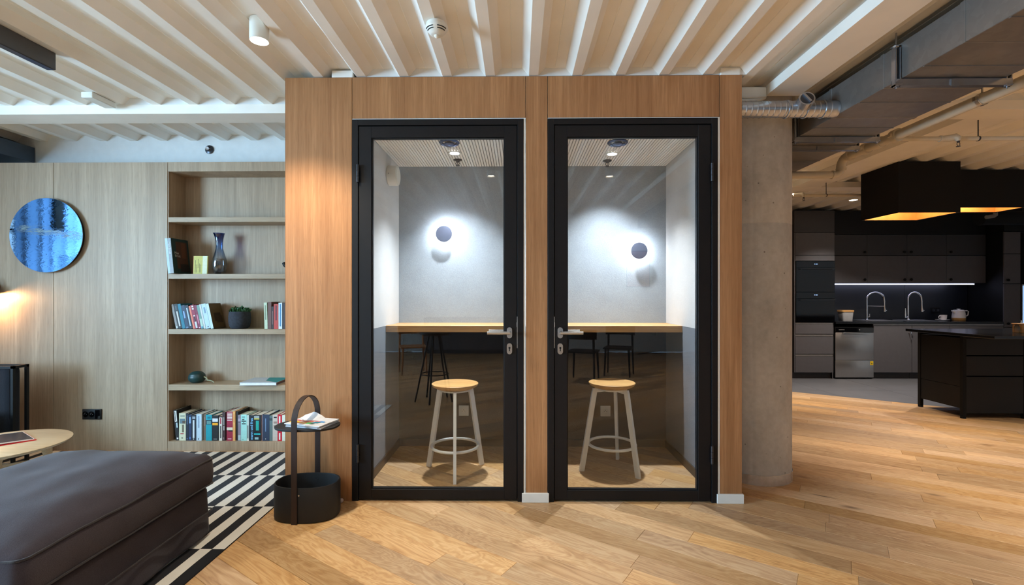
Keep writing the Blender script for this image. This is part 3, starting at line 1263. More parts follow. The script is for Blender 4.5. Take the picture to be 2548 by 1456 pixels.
def book(x, z, w, h, d, cover, lean=0.0, marks=(), y=SPY, label='', group=None, paper=(222, 216, 200), hard=True, top_mark=None, yaw=0.0, cover_marks=(), text=None, side_text=None):
    """x is the low-x bottom corner of the spine; local frame: x thickness, y depth, z height"""
    t = thing('book', label, 'book', (x, y, z), (0, R(lean), R(yaw)), group)
    th = 0.0022 if hard else 0.0008
    th = min(th, w * 0.2)
    b = MB(cmat(cover))
    b.box(0, th, 0, d, 0, h)
    b.box(w - th, w, 0, d, 0, h)
    b.box(th, w - th, 0, th, 0, h)
    obj('cover', b, t, smooth=False)
    e = 0.003 if hard else 0.0
    b = MB(cmat(paper, 0.8))
    b.box(th, w - th, th, d - e, e, h - e)
    obj('page_block', b, t, smooth=False)
    if marks or cover_marks or text or side_text:
        b = MB()
        for k, (u0, u1, v0, v1, c) in enumerate(marks):
            b.mat(cmat(c))
            yy = -0.0004 - 0.00008 * k
            b.poly([(u0 * w, yy, v0 * h), (u1 * w, yy, v0 * h), (u1 * w, yy, v1 * h), (u0 * w, yy, v1 * h)])
        for k, (u0, u1, v0, v1, c) in enumerate(cover_marks):
            b.mat(cmat(c))
            xx = w + 0.0004 + 0.0001 * k
            b.poly([(xx, u0 * d, v0 * h), (xx, u1 * d, v0 * h), (xx, u1 * d, v1 * h), (xx, u0 * d, v1 * h)])
        if text:
            s, size, u, v, c, up = text
            b.mat(cmat(c))
            if up:      # reads upwards
                text_into(b, s, size, lambda px, py: (u * w - py, -0.0016, v * h + px), True)
            else:       # reads downwards
                text_into(b, s, size, lambda px, py: (u * w + py, -0.0016, v * h - px), True)
        if side_text:
            for s, size, u, v, c in side_text:
                b.mat(cmat(c))
                text_into(b, s, size, lambda px, py: (w + 0.0022, u * d + px, v * h + py))
        obj('lettering', b, t, smooth=False)['kind'] = 'stuff'
    return t


W_, K_ = (226, 226, 220), (24, 24, 28)
G1 = 'books on the lowest shelf'


def lines(u0, u1, v_list, c):
    return [(u0, u1, v, v + hgt, c) for v, hgt in v_list]


bz = 0.0805
book(-2.838, bz, 0.027, 0.252, 0.17, (18, 18, 20), -5.0, [(0.15, 0.85, 0.62, 0.97, W_), (0.3, 0.5, 0.64, 0.95, (18, 18, 20)), (0.5, 0.9, 0.42, 0.58, (190, 210, 214)), (0.3, 0.75, 0.04, 0.09, W_)],
     label='black leaning book with big white spine lettering at the end of the lowest shelf', group=G1)
book(-2.813, bz, 0.056, 0.226, 0.16, (206, 206, 178), 0, [(0.1, 0.9, 0.62, 0.80, (96, 120, 130)), (0.5, 0.95, 0.62, 0.72, (88, 70, 58)), (0.2, 0.85, 0.86, 0.93, (150, 156, 140)), (0.45, 0.75, 0.30, 0.58, (110, 100, 80)), (0.2, 0.7, 0.23, 0.27, (170, 50, 60)), (0.35, 0.6, 0.08, 0.11, (80, 76, 66))],
     label='thick cream book with a small picture high on its spine', group=G1)
book(-2.754, bz, 0.020, 0.223, 0.17, (24, 32, 48), 0, [(0.3, 0.7, 0.60, 0.92, (70, 90, 120)), (0.25, 0.75, 0.05, 0.09, (80, 100, 140))],
     label='thin dark navy book pressed against the thick cream one', group=G1)
book(-2.732, bz, 0.022, 0.216, 0.17, (30, 48, 84), 0, [(0.2, 0.8, 0.66, 0.90, (130, 170, 206)), (0.25, 0.75, 0.06, 0.14, (70, 110, 170))],
     label='thin blue book with a pale blue patch on its spine', group=G1)
book(-2.709, bz, 0.038, 0.212, 0.16, (20, 26, 40), 0, [(0.3, 0.65, 0.10, 0.80, (206, 216, 220)), (0.2, 0.85, 0.84, 0.94, (150, 160, 170)), (0.38, 0.58, 0.04, 0.08, W_)],
     label='dark blue book with one long white title down its spine', group=G1)
book(-2.668, bz, 0.043, 0.219, 0.17, (186, 208, 222), 0, [(0.3, 0.6, 0.48, 0.94, (140, 160, 184)), (0.35, 0.5, 0.03, 0.09, (30, 34, 40))],
     label='pale blue white book with a grey side and faint lettering', group=G1)
book(-2.622, bz, 0.028, 0.216, 0.15, (104, 92, 80), 0, [(0.3, 0.7, 0.55, 0.88, (124, 112, 100))], y=SPY + 0.012,
     label='brown grey book set back between pale blue and turquoise ones', group=G1)
book(-2.588, bz, 0.049, 0.214, 0.15, (10, 150, 166), 0, [(0, 1, 0.62, 0.80, (16, 50, 66)), (0.15, 0.85, 0.64, 0.76, (90, 140, 140)), (0.25, 0.8, 0.85, 0.93, (4, 110, 126))],
     label='turquoise book with a dark band across its spine', group=G1)
book(-2.537, bz, 0.052, 0.209, 0.16, (20, 22, 27), 0, [(0.06, 0.94, 0.75, 0.88, (214, 220, 226)), (0.06, 0.94, 0.61, 0.70, (240, 166, 20)), (0.25, 0.8, 0.05, 0.08, (150, 150, 150))],
     label='black book with white and amber blocks of lettering', group=G1)
book(-2.479, bz, 0.026, 0.204, 0.15, (214, 210, 198), 0, [(0, 1, 0.94, 1.0, (60, 24, 30)), (0.3, 0.75, 0.68, 0.92, (168, 54, 70)), (0.35, 0.75, 0.10, 0.60, (70, 70, 70))],
     label='narrow white book with a red word above a grey title', group=G1)
book(-2.451, bz, 0.024, 0.236, 0.16, (64, 40, 42), 0, [(0.2, 0.7, 0.55, 0.82, (130, 130, 124)), (0.4, 0.7, 0.36, 0.52, (190, 190, 186)), (0.3, 0.6, 0.04, 0.12, (140, 120, 120))],
     label='tall narrow dark brown book touching the crimson one', group=G1)
book(-2.4155, bz, 0.0515, 0.240, 0.18, (154, 32, 62), 0, lines(0.1, 0.9, [(0.94, 0.025), (0.89, 0.03), (0.84, 0.03), (0.79, 0.025), (0.74, 0.03), (0.69, 0.025)], (226, 214, 208)) + [(0.02, 0.98, 0.36, 0.46, (216, 204, 186)), (0.3, 0.98, 0.32, 0.36, (26, 14, 18)), (0.2, 0.8, 0.05, 0.08, (220, 180, 186))],
     label='large crimson book with white lettering and a pale beak shape', group=G1)
book(-2.3635, bz, 0.020, 0.243, 0.18, (222, 164, 96), 0, [(0.3, 0.7, 0.62, 0.90, (196, 132, 70))],
     label='slim orange tan book, tallest in the lowest row', group=G1)
book(-2.3425, bz, 0.019, 0.240, 0.17, (26, 24, 26), 0, [], y=SPY + 0.006,
     label='black spined book between the orange tan and the violet grey ones', group=G1)
book(-2.321, bz, 0.024, 0.213, 0.15, (132, 122, 134), 0, [(0.05, 0.95, 0.76, 0.86, (170, 158, 176)), (0.1, 0.9, 0.70, 0.74, (96, 84, 96)), (0.05, 0.95, 0.02, 0.22, (170, 186, 190))],
     label='violet grey book beside the mint coloured one', group=G1)
book(-2.296, bz, 0.048, 0.217, 0.15, (160, 216, 210), 0, [(0.2, 0.7, 0.86, 0.94, (120, 170, 166)), (0.2, 0.6, 0.79, 0.82, K_), (0.1, 0.9, 0.73, 0.765, K_), (0.4, 0.55, 0.68, 0.71, K_), (0.15, 0.85, 0.63, 0.665, K_), (0.2, 0.5, 0.05, 0.07, (110, 150, 150))],
     label='mint coloured book with a small black title', group=G1)
book(-2.246, bz, 0.016, 0.212, 0.15, (190, 206, 200), 0, [(0.3, 0.7, 0.1, 0.6, (60, 70, 70)), (0, 1, 0.0, 0.05, W_)],
     label='very thin pale book between the mint and the black blue ones', group=G1)
book(-2.2295, bz, 0.039, 0.211, 0.15, (14, 20, 34), 0, [], text=('mann und frau', 0.031, 0.62, 0.47, (118, 182, 226), True),
     label='black blue book with light blue words running up its spine', group=G1)
book(-2.1895, bz, 0.062, 0.213, 0.15, (12, 16, 22), 0, [(0.05, 0.75, 0.88, 0.97, (150, 160, 160)), (0.05, 0.75, 0.83, 0.87, (214, 206, 90)), (0.3, 0.7, 0.40, 0.78, (20, 160, 150)), (0.05, 0.9, 0.24, 0.29, (30, 190, 200)), (0.15, 0.65, 0.05, 0.14, (150, 190, 196))],
     label='thick black book with teal lettering on its spine', group=G1)
book(-2.1265, bz, 0.009, 0.214, 0.14, (150, 120, 122), 0, [], y=SPY + 0.004,
     label='very thin dusty pink book beside the thick black one', group=G1)
book(-2.1165, bz, 0.058, 0.218, 0.17, (36, 52, 78), 0, [(0.4, 0.52, 0.35, 0.85, (110, 140, 176)), (0.4, 0.5, 0.06, 0.09, W_)],
     label='thick slate navy book with a thin pale title line', group=G1)
book(-2.0575, bz, 0.024, 0.209, 0.14, (92, 112, 112), 0, [(0, 1, 0.80, 0.9, (52, 68, 68))],
     label='grey green book with a darker band near its top', group=G1)
book(-2.032, bz, 0.041, 0.217, 0.16, (196, 186, 176), 0, [(0.25, 0.85, 0.87, 0.92, K_), (0.2, 0.9, 0.66, 0.74, (150, 130, 120)), (0.2, 0.85, 0.55, 0.6, (140, 126, 120))],
     label='beige book beside the bright red one', group=G1)
book(-1.990, bz, 0.035, 0.217, 0.15, (196, 12, 44), 0, [(0.3, 0.65, 0.60, 0.94, W_), (0.3, 0.65, 0.04, 0.30, W_)],
     label='bright red book with white lettering, behind the tray table', group=G1)
book(-1.953, bz, 0.036, 0.213, 0.15, (214, 218, 206), 0, [],
     label='white book at the booth end of the lowest shelf', group=G1)

G2 = 'books on the shelf with the potted succulent'
z2 = 1.0055
LE = -12.0
book(-2.838, z2, 0.018, 0.206, 0.14, (136, 132, 130), LE, [(0.1, 0.9, 0.02, 0.10, (200, 206, 200))], label='thin grey book, first of the leaning row above the gourd', group=G2)
book(-2.8175, z2, 0.031, 0.208, 0.14, (30, 26, 28), LE, [(0.35, 0.7, 0.10, 0.70, (214, 210, 204)), (0.3, 0.7, 0.74, 0.93, (70, 80, 88))], label='leaning black book with a white title beside the teal one', group=G2)
book(-2.784, z2, 0.026, 0.209, 0.14, (0, 112, 136), LE, [], label='plain teal book in the leaning row', group=G2)
book(-2.756, z2, 0.029, 0.198, 0.14, (32, 52, 80), LE, [(0.2, 0.6, 0.45, 0.75, (130, 160, 200)), (0.2, 0.8, 0.02, 0.08, (90, 120, 150))], label='leaning dark blue book with a pale blue title', group=G2)
book(-2.7255, z2, 0.028, 0.198, 0.14, (24, 30, 48), LE, [(0.3, 0.65, 0.12, 0.88, (170, 194, 216))], label='leaning navy book with a long white title', group=G2)
book(-2.6935, z2, 0.014, 0.192, 0.13, (226, 122, 98), LE, [], label='slim salmon book in the leaning row', group=G2)
book(-2.678, z2, 0.028, 0.201, 0.14, (148, 34, 66), LE, [(0.3, 0.8, 0.90, 0.96, W_), (0.3, 0.8, 0.80, 0.86, W_), (0.3, 0.8, 0.52, 0.56, W_), (0.35, 0.75, 0.30, 0.50, (30, 20, 26)), (0.3, 0.8, 0.03, 0.29, (206, 216, 226))], label='leaning wine red book with white squares on its spine', group=G2)
book(-2.648, z2, 0.020, 0.201, 0.14, (126, 26, 60), LE, [(0.3, 0.7, 0.22, 0.60, (206, 120, 140)), (0.2, 0.7, 0.03, 0.07, (230, 190, 196))], label='narrow wine red book with a pink title', group=G2)
book(-2.6265, z2, 0.022, 0.200, 0.14, (112, 150, 140), LE, [(0.1, 0.9, 0.05, 0.42, (180, 206, 190)), (0.2, 0.8, 0.02, 0.10, (60, 130, 170))], label='leaning sage green book with a pale lower half', group=G2)
book(-2.603, z2, 0.014, 0.206, 0.13, (204, 204, 200), LE, [], label='thin white book between sage green and light blue ones', group=G2)
book(-2.586, z2, 0.037, 0.209, 0.14, (184, 210, 232), LE, [(0.35, 0.75, 0.62, 0.86, (120, 150, 176)), (0.4, 0.7, 0.05, 0.10, (90, 110, 130))], label='wide pale blue leaning book with grey lettering', group=G2)
book(-2.5465, z2, 0.023, 0.212, 0.16, (196, 216, 214), LE, [], cover_marks=[(0.0, 1.0, 0, 1, (104, 84, 50)), (0.25, 0.8, 0.28, 0.62, (56, 42, 26)), (0.4, 0.9, 0.22, 0.5, (66, 50, 30))], label='white spined book with a brown front cover, last of the leaning row', group=G2)
book(-2.0995, z2, 0.026, 0.218, 0.14, (190, 206, 178), -1.5, [(0.3, 0.65, 0.35, 0.90, (120, 136, 110))], label='pale green upright book facing the potted succulent', group=G2)
book(-2.071, z2, 0.028, 0.224, 0.15, (104, 66, 58), 0, [], label='tall brown book beside the pale green upright one', group=G2)
book(-2.041, z2, 0.017, 0.186, 0.14, (44, 30, 30), 0, [(0.3, 0.7, 0.2, 0.8, (120, 90, 86))], label='short dark book between the brown and the brick red ones', group=G2)
book(-2.022, z2, 0.037, 0.206, 0.14, (184, 62, 54), 0, [(0.35, 0.7, 0.35, 0.95, (110, 40, 50))], label='brick red upright book with a dark title', group=G2)
book(-1.983, z2, 0.030, 0.217, 0.14, (206, 220, 220), 0, [(0.35, 0.7, 0.10, 0.95, (60, 130, 180))], label='white upright book with a blue title', group=G2)
book(-1.951, z2, 0.030, 0.216, 0.14, (52, 40, 44), 0, [], label='dark book at the booth end of the succulent shelf', group=G2)

z1 = 1.4605
book(-2.851, z1, 0.047, 0.288, 0.20, (150, 156, 160), -5.5, [(0.0, 0.42, 0.0, 1.0, (176, 200, 214))], y=3.822,  # pale strip: blue daylight on the spine's side, painted in
     cover_marks=[(0.0, 1.0, 0.0, 1.0, (8, 50, 50)), (0.25, 0.90, 0.14, 0.92, (72, 40, 22)), (0.55, 0.80, 0.45, 0.90, (96, 54, 28)), (0.42, 0.95, 0.05, 0.28, (28, 20, 18))],
     text=('Max Ernst', 0.024, 0.72, 0.72, (206, 212, 214), False),
     side_text=[('Max', 0.030, 0.26, 0.585, (214, 210, 200)), ('Ernst', 0.030, 0.30, 0.50, (214, 210, 200))],
     label='tall dark green art book standing proud of its shelf with pictured cover')
t = thing('book', 'small yellow book standing face out beside the blue vase', 'book', (-2.703, 3.905, z1), (R(-3), 0, R(3)))
b = MB(cmat((196, 188, 96)))
b.box(0.0, 0.114, 0.0, 0.0018, 0, 0.152)
b.box(0.0, 0.114, 0.014, 0.016, 0, 0.152)
b.mat(cmat((190, 70, 36)))
b.box(-0.0018, 0.0, 0.0, 0.016, 0, 0.152)
obj('cover', b, t, smooth=False)
b = MB(cmat((222, 216, 200), 0.8))
b.box(0.0, 0.112, 0.0018, 0.014, 0.002, 0.150)
obj('page_block', b, t, smooth=False)
b = MB(cmat((96, 90, 40)))
for k, (x0, z0, z1_) in enumerate(((0.014, 0.014, 0.110), (0.024, 0.014, 0.075), (0.036, 0.05, 0.12), (0.048, 0.014, 0.088), (0.058, 0.014, 0.08))):
    zz = z0
    while zz < z1_:
        b.poly([(x0, -0.0006, zz), (x0 + 0.004, -0.0006, zz), (x0 + 0.004, -0.0006, zz + 0.008), (x0, -0.0006, zz + 0.008)])
        zz += 0.0095
b.mat(cmat((214, 220, 190)))
b.poly([(0.074, -0.0006, 0.0), (0.110, -0.0006, 0.0), (0.110, -0.0006, 0.152), (0.074, -0.0006, 0.152)])
obj('lettering', b, t, smooth=False)
book(-2.587, z1, 0.012, 0.14, 0.06, (40, 28, 24), 0, [], y=4.012, label='small dark book half hidden beside the blue vase')

t = tag(obj('glass_vase', MB(M['vase']).lathe(
    [(0.001, 0.006), (0.030, 0.002), (0.040, 0.010), (0.052, 0.050), (0.0575, 0.090), (0.054, 0.125), (0.040, 0.175), (0.029, 0.215), (0.0265, 0.255), (0.028, 0.295), (0.038, 0.338), (0.042, 0.346),
     (0.039, 0.346), (0.026, 0.300), (0.0235, 0.255), (0.026, 0.215), (0.037, 0.175), (0.051, 0.125), (0.054, 0.090), (0.048, 0.050), (0.036, 0.018), (0.001, 0.016)],
    48, cap0=False, cap1=False, warp=lambda a, h: 1 + 0.05 * math.sin(2 * a + h * 20) + (0.10 * math.cos(a - PI) * max(0, h - 0.3) / 0.046)), loc=(-2.515, 3.955, z1)),
    'tall blue blown glass vase with pinched rim beside the yellow book', 'vase')

# a black teapot whose spout shows past the booth's edge
t = thing('teapot', 'black teapot whose spout peeks out past the oak booth corner', 'teapot', (-1.80, 3.965, z1))
b = MB(M['black'])
b.lathe([(0.05, 0.0), (0.075, 0.02), (0.085, 0.06), (0.07, 0.10), (0.04, 0.115), (0.015, 0.12), (0.012, 0.135), (0.001, 0.138)], 32)
obj('pot_body', b, t)
b = MB(M['black'])
b.tube([(-0.06, 0, 0.03), (-0.10, 0, 0.045), (-0.135, -0.005, 0.062), (-0.160, -0.01, 0.078), (-0.172, -0.012, 0.098)], [0.024, 0.022, 0.019, 0.017, 0.013], 14)
obj('spout', b, t)
b = MB(M['black'])
b.tube([(0.07, 0, 0.09), (0.12, 0, 0.09), (0.13, 0, 0.06), (0.10, 0, 0.025), (0.078, 0, 0.03)], 0.008, 10)
obj('handle', b, t)

# potted succulent
t = thing('potted_succulent', 'bushy green succulent in a dark speckled pot on the bookshelf', 'plant', (-2.348, 3.965, z2))
b = MB(M['pot'])
b.lathe([(0.001, 0.0), (0.058, 0.0), (0.074, 0.014), (0.083, 0.05), (0.084, 0.09), (0.081, 0.130), (0.077, 0.142), (0.071, 0.142), (0.072, 0.122), (0.001, 0.122)], 48, cap0=False, cap1=False)
obj('pot', b, t)
b = MB(M['soil'])
b.lathe([(0.001, 0.128), (0.072, 0.126)], 24, cap0=False, cap1=False)
obj('soil', b, t)
b = MB(M['leaf'])
random.seed(3)
for i in range(150):
    a, rr = random.random() * 2 * PI, 0.072 * math.sqrt(random.random())
    base = Vector((rr * math.cos(a), rr * math.sin(a), 0.130 + 0.042 * (1 - (rr / 0.09) ** 2) * random.random()))
    d = Vector((math.cos(a) * rr * 6 + random.uniform(-.4, .4), math.sin(a) * rr * 6 + random.uniform(-.4, .4), 0.9)).normalized()
    L = random.uniform(0.018, 0.034)
    s = d.orthogonal().normalized()
    s = (Matrix.Rotation(random.random() * 6.28, 3, d) @ s)
    wv = L * 0.34
    nn = d.cross(s) * 0.004
    p0, p1, p2, p3 = base, base + d * L * 0.55 + s * wv, base + d * L, base + d * L * 0.55 - s * wv
    m1, m2 = base + d * L * 0.55 + nn, base + d * L * 0.55 - nn
    vs = [b.bm.verts.new(q) for q in (p0, p1, p2, p3, m1, m2)]
    for q in ((0, 1, 4), (1, 2, 4), (2, 3, 4), (3, 0, 4), (1, 0, 5), (2, 1, 5), (3, 2, 5), (0, 3, 5)):
        b.face([vs[k] for k in q])
o = obj('foliage', b, t)

# ribbed gourd with a curled stem
t = thing('gourd', 'dark green ribbed gourd with a pale curled stem on the shelf', 'gourd', (-2.712, 3.965, 0.5485))
b = MB(M['gourd'])
n = 14
prof = [(max(0.001, 0.064 * math.sin(PI * i / n) ** 0.8), -0.062 * math.cos(PI * i / n)) for i in range(n + 1)]
b.lathe(prof, 60, (0, 0, 0.050), axis='x', warp=lambda a, h: 0.94 * (0.955 + 0.045 * abs(math.cos(5 * a))))
for v in b.bm.verts:
    v.co.z = max(v.co.z * 0.83, 0.0) if v.co.z < 0.05 else v.co.z * 0.9
obj('fruit', b, t)
b = MB(M['stem'])
b.tube([(0.055, 0, 0.050), (0.085, -0.006, 0.040), (0.100, -0.014, 0.022), (0.130, -0.018, 0.020), (0.155, -0.024, 0.012), (0.165, -0.03, 0.003)], [0.008, 0.006, 0.005, 0.005, 0.004, 0.003], 10)
obj('curled_stem', b, t)

# book lying flat on the same shelf
t = thing('book', 'flat white book with a teal and grey cover overhanging the gourd shelf', 'book', (-2.275, 3.835, 0.5485), (0, 0, R(2)))
b = MB(cmat((176, 186, 196)))
b.box(0, 0.30, 0, 0.235, 0.0215, 0.024)
b.box(0, 0.30, 0, 0.235, 0.0, 0.0025)
b.mat(cmat((96, 66, 60)))
b.box(0.297, 0.30, 0, 0.235, 0.0025, 0.0215)
obj('cover', b, t, smooth=False)
b = MB(cmat((226, 230, 234), 0.8))
b.box(0.002, 0.297, 0.003, 0.232, 0.0025, 0.0215)
obj('page_block', b, t, smooth=False)
b = MB(cmat((12, 128, 132)))
b.poly([(0.13, 0.235, 0.0246), (0.175, 0.08, 0.0246), (0.30, 0.0, 0.0246), (0.30, 0.235, 0.0246)])
obj('cover_print', b, t, smooth=False)

# --- things on the oak wall
t = thing('round_mirror', 'large round blue tinted mirror hung on the oak wall', 'mirror', (-3.872, WY, 1.777))
b = MB(M['matt_black'])
b.lathe([(0.270, -0.002), (0.292, -0.004), (0.292, -0.030)], 72, axis='y')
obj('backing', b, t)
b = MB(M['mirror'])
b.lathe([(0.304, -0.0302), (0.306, -0.033), (0.3045, -0.036), (0.001, -0.0363)], 96, axis='y', cap1=False)
obj('glass', b, t)

t = thing('wall_socket', 'black triple wall plate with two sockets low on the oak wall', 'socket', (-3.517, WY, 0.303))
b = MB(M['black'])
b.box(-0.079, 0.079, -0.010, -0.001, -0.043, 0.043, 0.003, 2)
obj('cover_plate', b, t)
for x in (-0.052, 0.0):
    b = MB(M['oven_glass'])
    b.lathe([(0.0235, -0.0098), (0.024, -0.013), (0.0215, -0.013), (0.020, -0.0105), (0.001, -0.0105)], 28, (x, 0, 0), axis='y', cap0=False)
    b.mat(M['steel'])
    b.cyl((x - 0.009, -0.010, 0), (x - 0.009, -0.0115, 0), 0.0025, seg=8)
    b.cyl((x + 0.009, -0.010, 0), (x + 0.009, -0.0115, 0), 0.0025, seg=8)
    b.cyl((x, -0.010, 0.011), (x, -0.018, 0.011), 0.0026, seg=8)
    obj('socket_well', b, t)
b = MB(M['oven_glass'])
b.box(0.030, 0.074, -0.014, -0.0095, -0.038, 0.038, 0.002)
obj('rocker_switch', b, t)

t = thing('wall_lamp', 'polished copper wall lamp casting warm light across the oak wall', 'wall lamp', (-4.335, WY, 1.335))
b = MB(M['copper'])
b.cyl((0, -0.001, 0.02), (0, -0.018, 0.02), 0.045, seg=32)
obj('wall_plate', b, t)
b = MB(M['copper'])
b.tube([(0, -0.018, 0.02), (0, -0.06, 0.05), (0.02, -0.075, 0.085), (0.045, -0.075, 0.075), (0.05, -0.075, 0.045)], 0.006, 10)
obj('arm', b, t)
b = MB(M['copper'])
b.lathe([(0.018, 0.040), (0.046, 0.026), (0.062, 0.0), (0.060, -0.028), (0.050, -0.046), (0.048, -0.044), (0.057, -0.026), (0.058, 0.0), (0.042, 0.022), (0.001, 0.030)], 40, (0.025, -0.075, 0.0), cap0=False, cap1=False)
obj('lamp_shade', b, t)
b = MB(M['bulb_warm'])
b.ball((0.025, -0.075, -0.018), 0.024, 16)
obj('bulb', b, t)
light('copper_lamp_glow', 'POINT', (0.025, -0.075, -0.052), 16, (1.0, 0.56, 0.24), parent=t, shadow_soft_size=0.02)

# side wall sprinkler on the white wall
t = thing('wall_sprinkler', 'chrome side wall sprinkler on the white strip above the bookcase', 'sprinkler', (-2.725, 4.15, 2.57))
b = MB(M['profile_dark'])
b.lathe([(0.036, -0.001), (0.038, -0.006), (0.030, -0.010), (0.016, -0.012), (0.012, -0.016)][::1], 32, axis='y')
obj('cover_plate', b, t)
b = MB(M['chrome'])
for sg in (-1, 1):
    b.tube([(0.010 * sg, -0.014, 0), (0.018 * sg, -0.024, 0), (0.004 * sg, -0.034, 0)], 0.003, 8)
obj('frame_arm', b, t)
b = MB(M['chrome'])
b.cyl((0, -0.034, 0), (0, -0.037, 0), 0.016, seg=20)
b.box(-0.03, 0.004, -0.037, -0.035, 0.012, 0.018)
obj('deflector', b, t)

# ================================================================== LOUNGE CORNER
# flat woven rug: rows of black and cream bars, each row shifted by one bar
b = MB()
RX0, RX1, RY0, RY1, RZ = -4.115, -1.475, 0.42, 3.838, 0.008
rows = [3.838, 3.333, 2.841, 2.359, 1.872, 1.385, 0.90, 0.42]
for ri in range(len(rows) - 1):
    y1, y0 = rows[ri], rows[ri + 1]
    x, k = RX1, 0
    first = 0.063
    while x > RX0 + 1e-4:
        xl = max(RX0, x - first)
        black = ((k + ri) % 2 == 1)
        b.mat(M['rug_black'] if black else M['rug_white'])
        n = 10
        jit = [0.0025 * mnoise.noise(Vector((xl * 31, (y0 + (y1 - y0) * i / n) * 6, 0))) for i in range(n + 1)]
        jt2 = [0.0025 * mnoise.noise(Vector((x * 31, (y0 + (y1 - y0) * i / n) * 6, 0))) for i in range(n + 1)]
        if xl <= RX0 + 1e-4:
            jit = [0] * (n + 1)
        if x >= RX1 - 1e-4:
            jt2 = [0] * (n + 1)
        for i in range(n):
            ya, yb = y0 + (y1 - y0) * i / n, y0 + (y1 - y0) * (i + 1) / n
            b.poly([(xl + jit[i], ya, RZ), (x + jt2[i], ya, RZ), (x + jt2[i + 1], yb, RZ), (xl + jit[i + 1], yb, RZ)])
        x = xl
        k += 1
        first = 0.0597
b.mat(M['rug_black'])
b.box(RX0, RX1, RY0, RY1, 0.0008, RZ - 0.0008)
tag(obj('rug', b, smooth=False), 'flat woven rug of black and cream bars on the oak floor', 'rug')


def soft_block(b, lx, ly, z0, z1, r, cuts, crown=0.0, wr=0.0, seed=0.0, side_bulge=0.0):
    """rounded upholstered block centred on x, y"""
    before = set(b.bm.verts)
    res = bmesh.ops.create_cube(b.bm, size=1.0)
    vs = res['verts']
    es = list({e for v in vs for e in v.link_edges})
    bmesh.ops.subdivide_edges(b.bm, edges=es, cuts=cuts, use_grid_fill=True)
    new = [v for v in b.bm.verts if v not in before]
    H = z1 - z0
    for v in new:
        p = Vector((v.co.x * lx, v.co.y * ly, v.co.z * H))
        half = Vector((lx / 2 - r, ly / 2 - r, H / 2 - r))
        q = Vector((min(max(p.x, -half.x), half.x), min(max(p.y, -half.y), half.y), min(max(p.z, -half.z), half.z)))
        d = p - q
        if d.length > 1e-6:
            m = max(abs(d.x), abs(d.y), abs(d.z))
            p = q + d.normalized() * m
        u, w = 2 * p.x / lx, 2 * p.y / ly
        t = (p.z / H + 0.5)
        p.z += crown * max(0, 1 - u ** 4) * max(0, 1 - w ** 4) * t
        sb = side_bulge * (1 - (2 * t - 1) ** 2)
        p.x += sb * u
        p.y += sb * w
        nz = mnoise.noise(Vector((p.x * 3.1 + seed, p.y * 2.3, p.z * 3.0))) + 0.5 * mnoise.noise(Vector((p.x * 9.0 + seed, p.y * 6.0, p.z * 9)))
        p += Vector((0.5 * u, 0.5 * w, t)) * (wr * nz)
        v.co = p + Vector((0, 0, (z0 + z1) / 2))
    for f in {f for v in new for f in v.link_faces}:
        f.material_index = b.cur


OX, OY, OW, OL_ = -2.048, 2.010, 0.850, 1.000
t = thing('ottoman', 'big charcoal linen ottoman with a loose cushion top on the striped rug', 'ottoman', (OX, OY, RZ), (0, 0, R(1.0)))
b = MB(M['ottoman'])
soft_block(b, OW - 0.03, OL_ - 0.03, 0.012, 0.262, 0.018, 40, 0, 0.010, 3.0)
for v in b.bm.verts:                       # loose skirt flares and folds towards the hem
    k = max(0.0, 1 - v.co.z / 0.26)
    fold = 0.006 * math.sin(v.co.x * 23) + 0.006 * math.sin(v.co.y * 19 + 1)
    v.co.x += math.copysign(1, v.co.x) * k * (0.010 + fold) if abs(v.co.x) > OW * 0.4 else 0
    v.co.y += math.copysign(1, v.co.y) * k * (0.010 + fold) if abs(v.co.y) > OL_ * 0.4 else 0
obj('skirted_base', b, t, angle=1.2)
b = MB(M['ottoman'])
soft_block(b, OW, OL_, 0.256, 0.430, 0.035, 56, 0.066, 0.013, 0.0, 0.012)
obj('cushion', b, t, angle=1.2)


def loop_pts(hx, hy, z, r, n=9, wob=0.0):
    pts = []
    for cx, cy, a0 in ((hx - r, hy - r, 0), (-hx + r, hy - r, 90), (-hx + r, -hy + r, 180), (hx - r, -hy + r, 270)):
        for i in range(n):
            a = R(a0 + 90 * i / (n - 1))
            x, y = cx + r * math.cos(a), cy + r * math.sin(a)
            pts.append((x, y, z))
    out = []
    for i, p in enumerate(pts):
        q = pts[(i + 1) % len(pts)]
        m = 1 if (Vector(p) - Vector(q)).length < 0.2 else 16
        for k in range(m):
            v = Vector(p).lerp(Vector(q), k / m)
            v.z += wob * mnoise.noise(v * 5)
            out.append(v)
    return out


b = MB(M['piping'])
b.tube(loop_pts(OW / 2 + 0.002, OL_ / 2 + 0.002, 0.408, 0.03, wob=0.010), 0.0042, 8, True)
b.tube(loop_pts(OW / 2 + 0.006, OL_ / 2 + 0.006, 0.280, 0.03, wob=0.006), 0.0034, 8, True)
obj('piping', b, t)
b = MB(M['piping'])
b.tube(loop_pts(OW / 2 + 0.000, OL_ / 2 + 0.000, 0.135, 0.02, wob=0.004), 0.0030, 6, True)
obj('hem_seam', b, t)

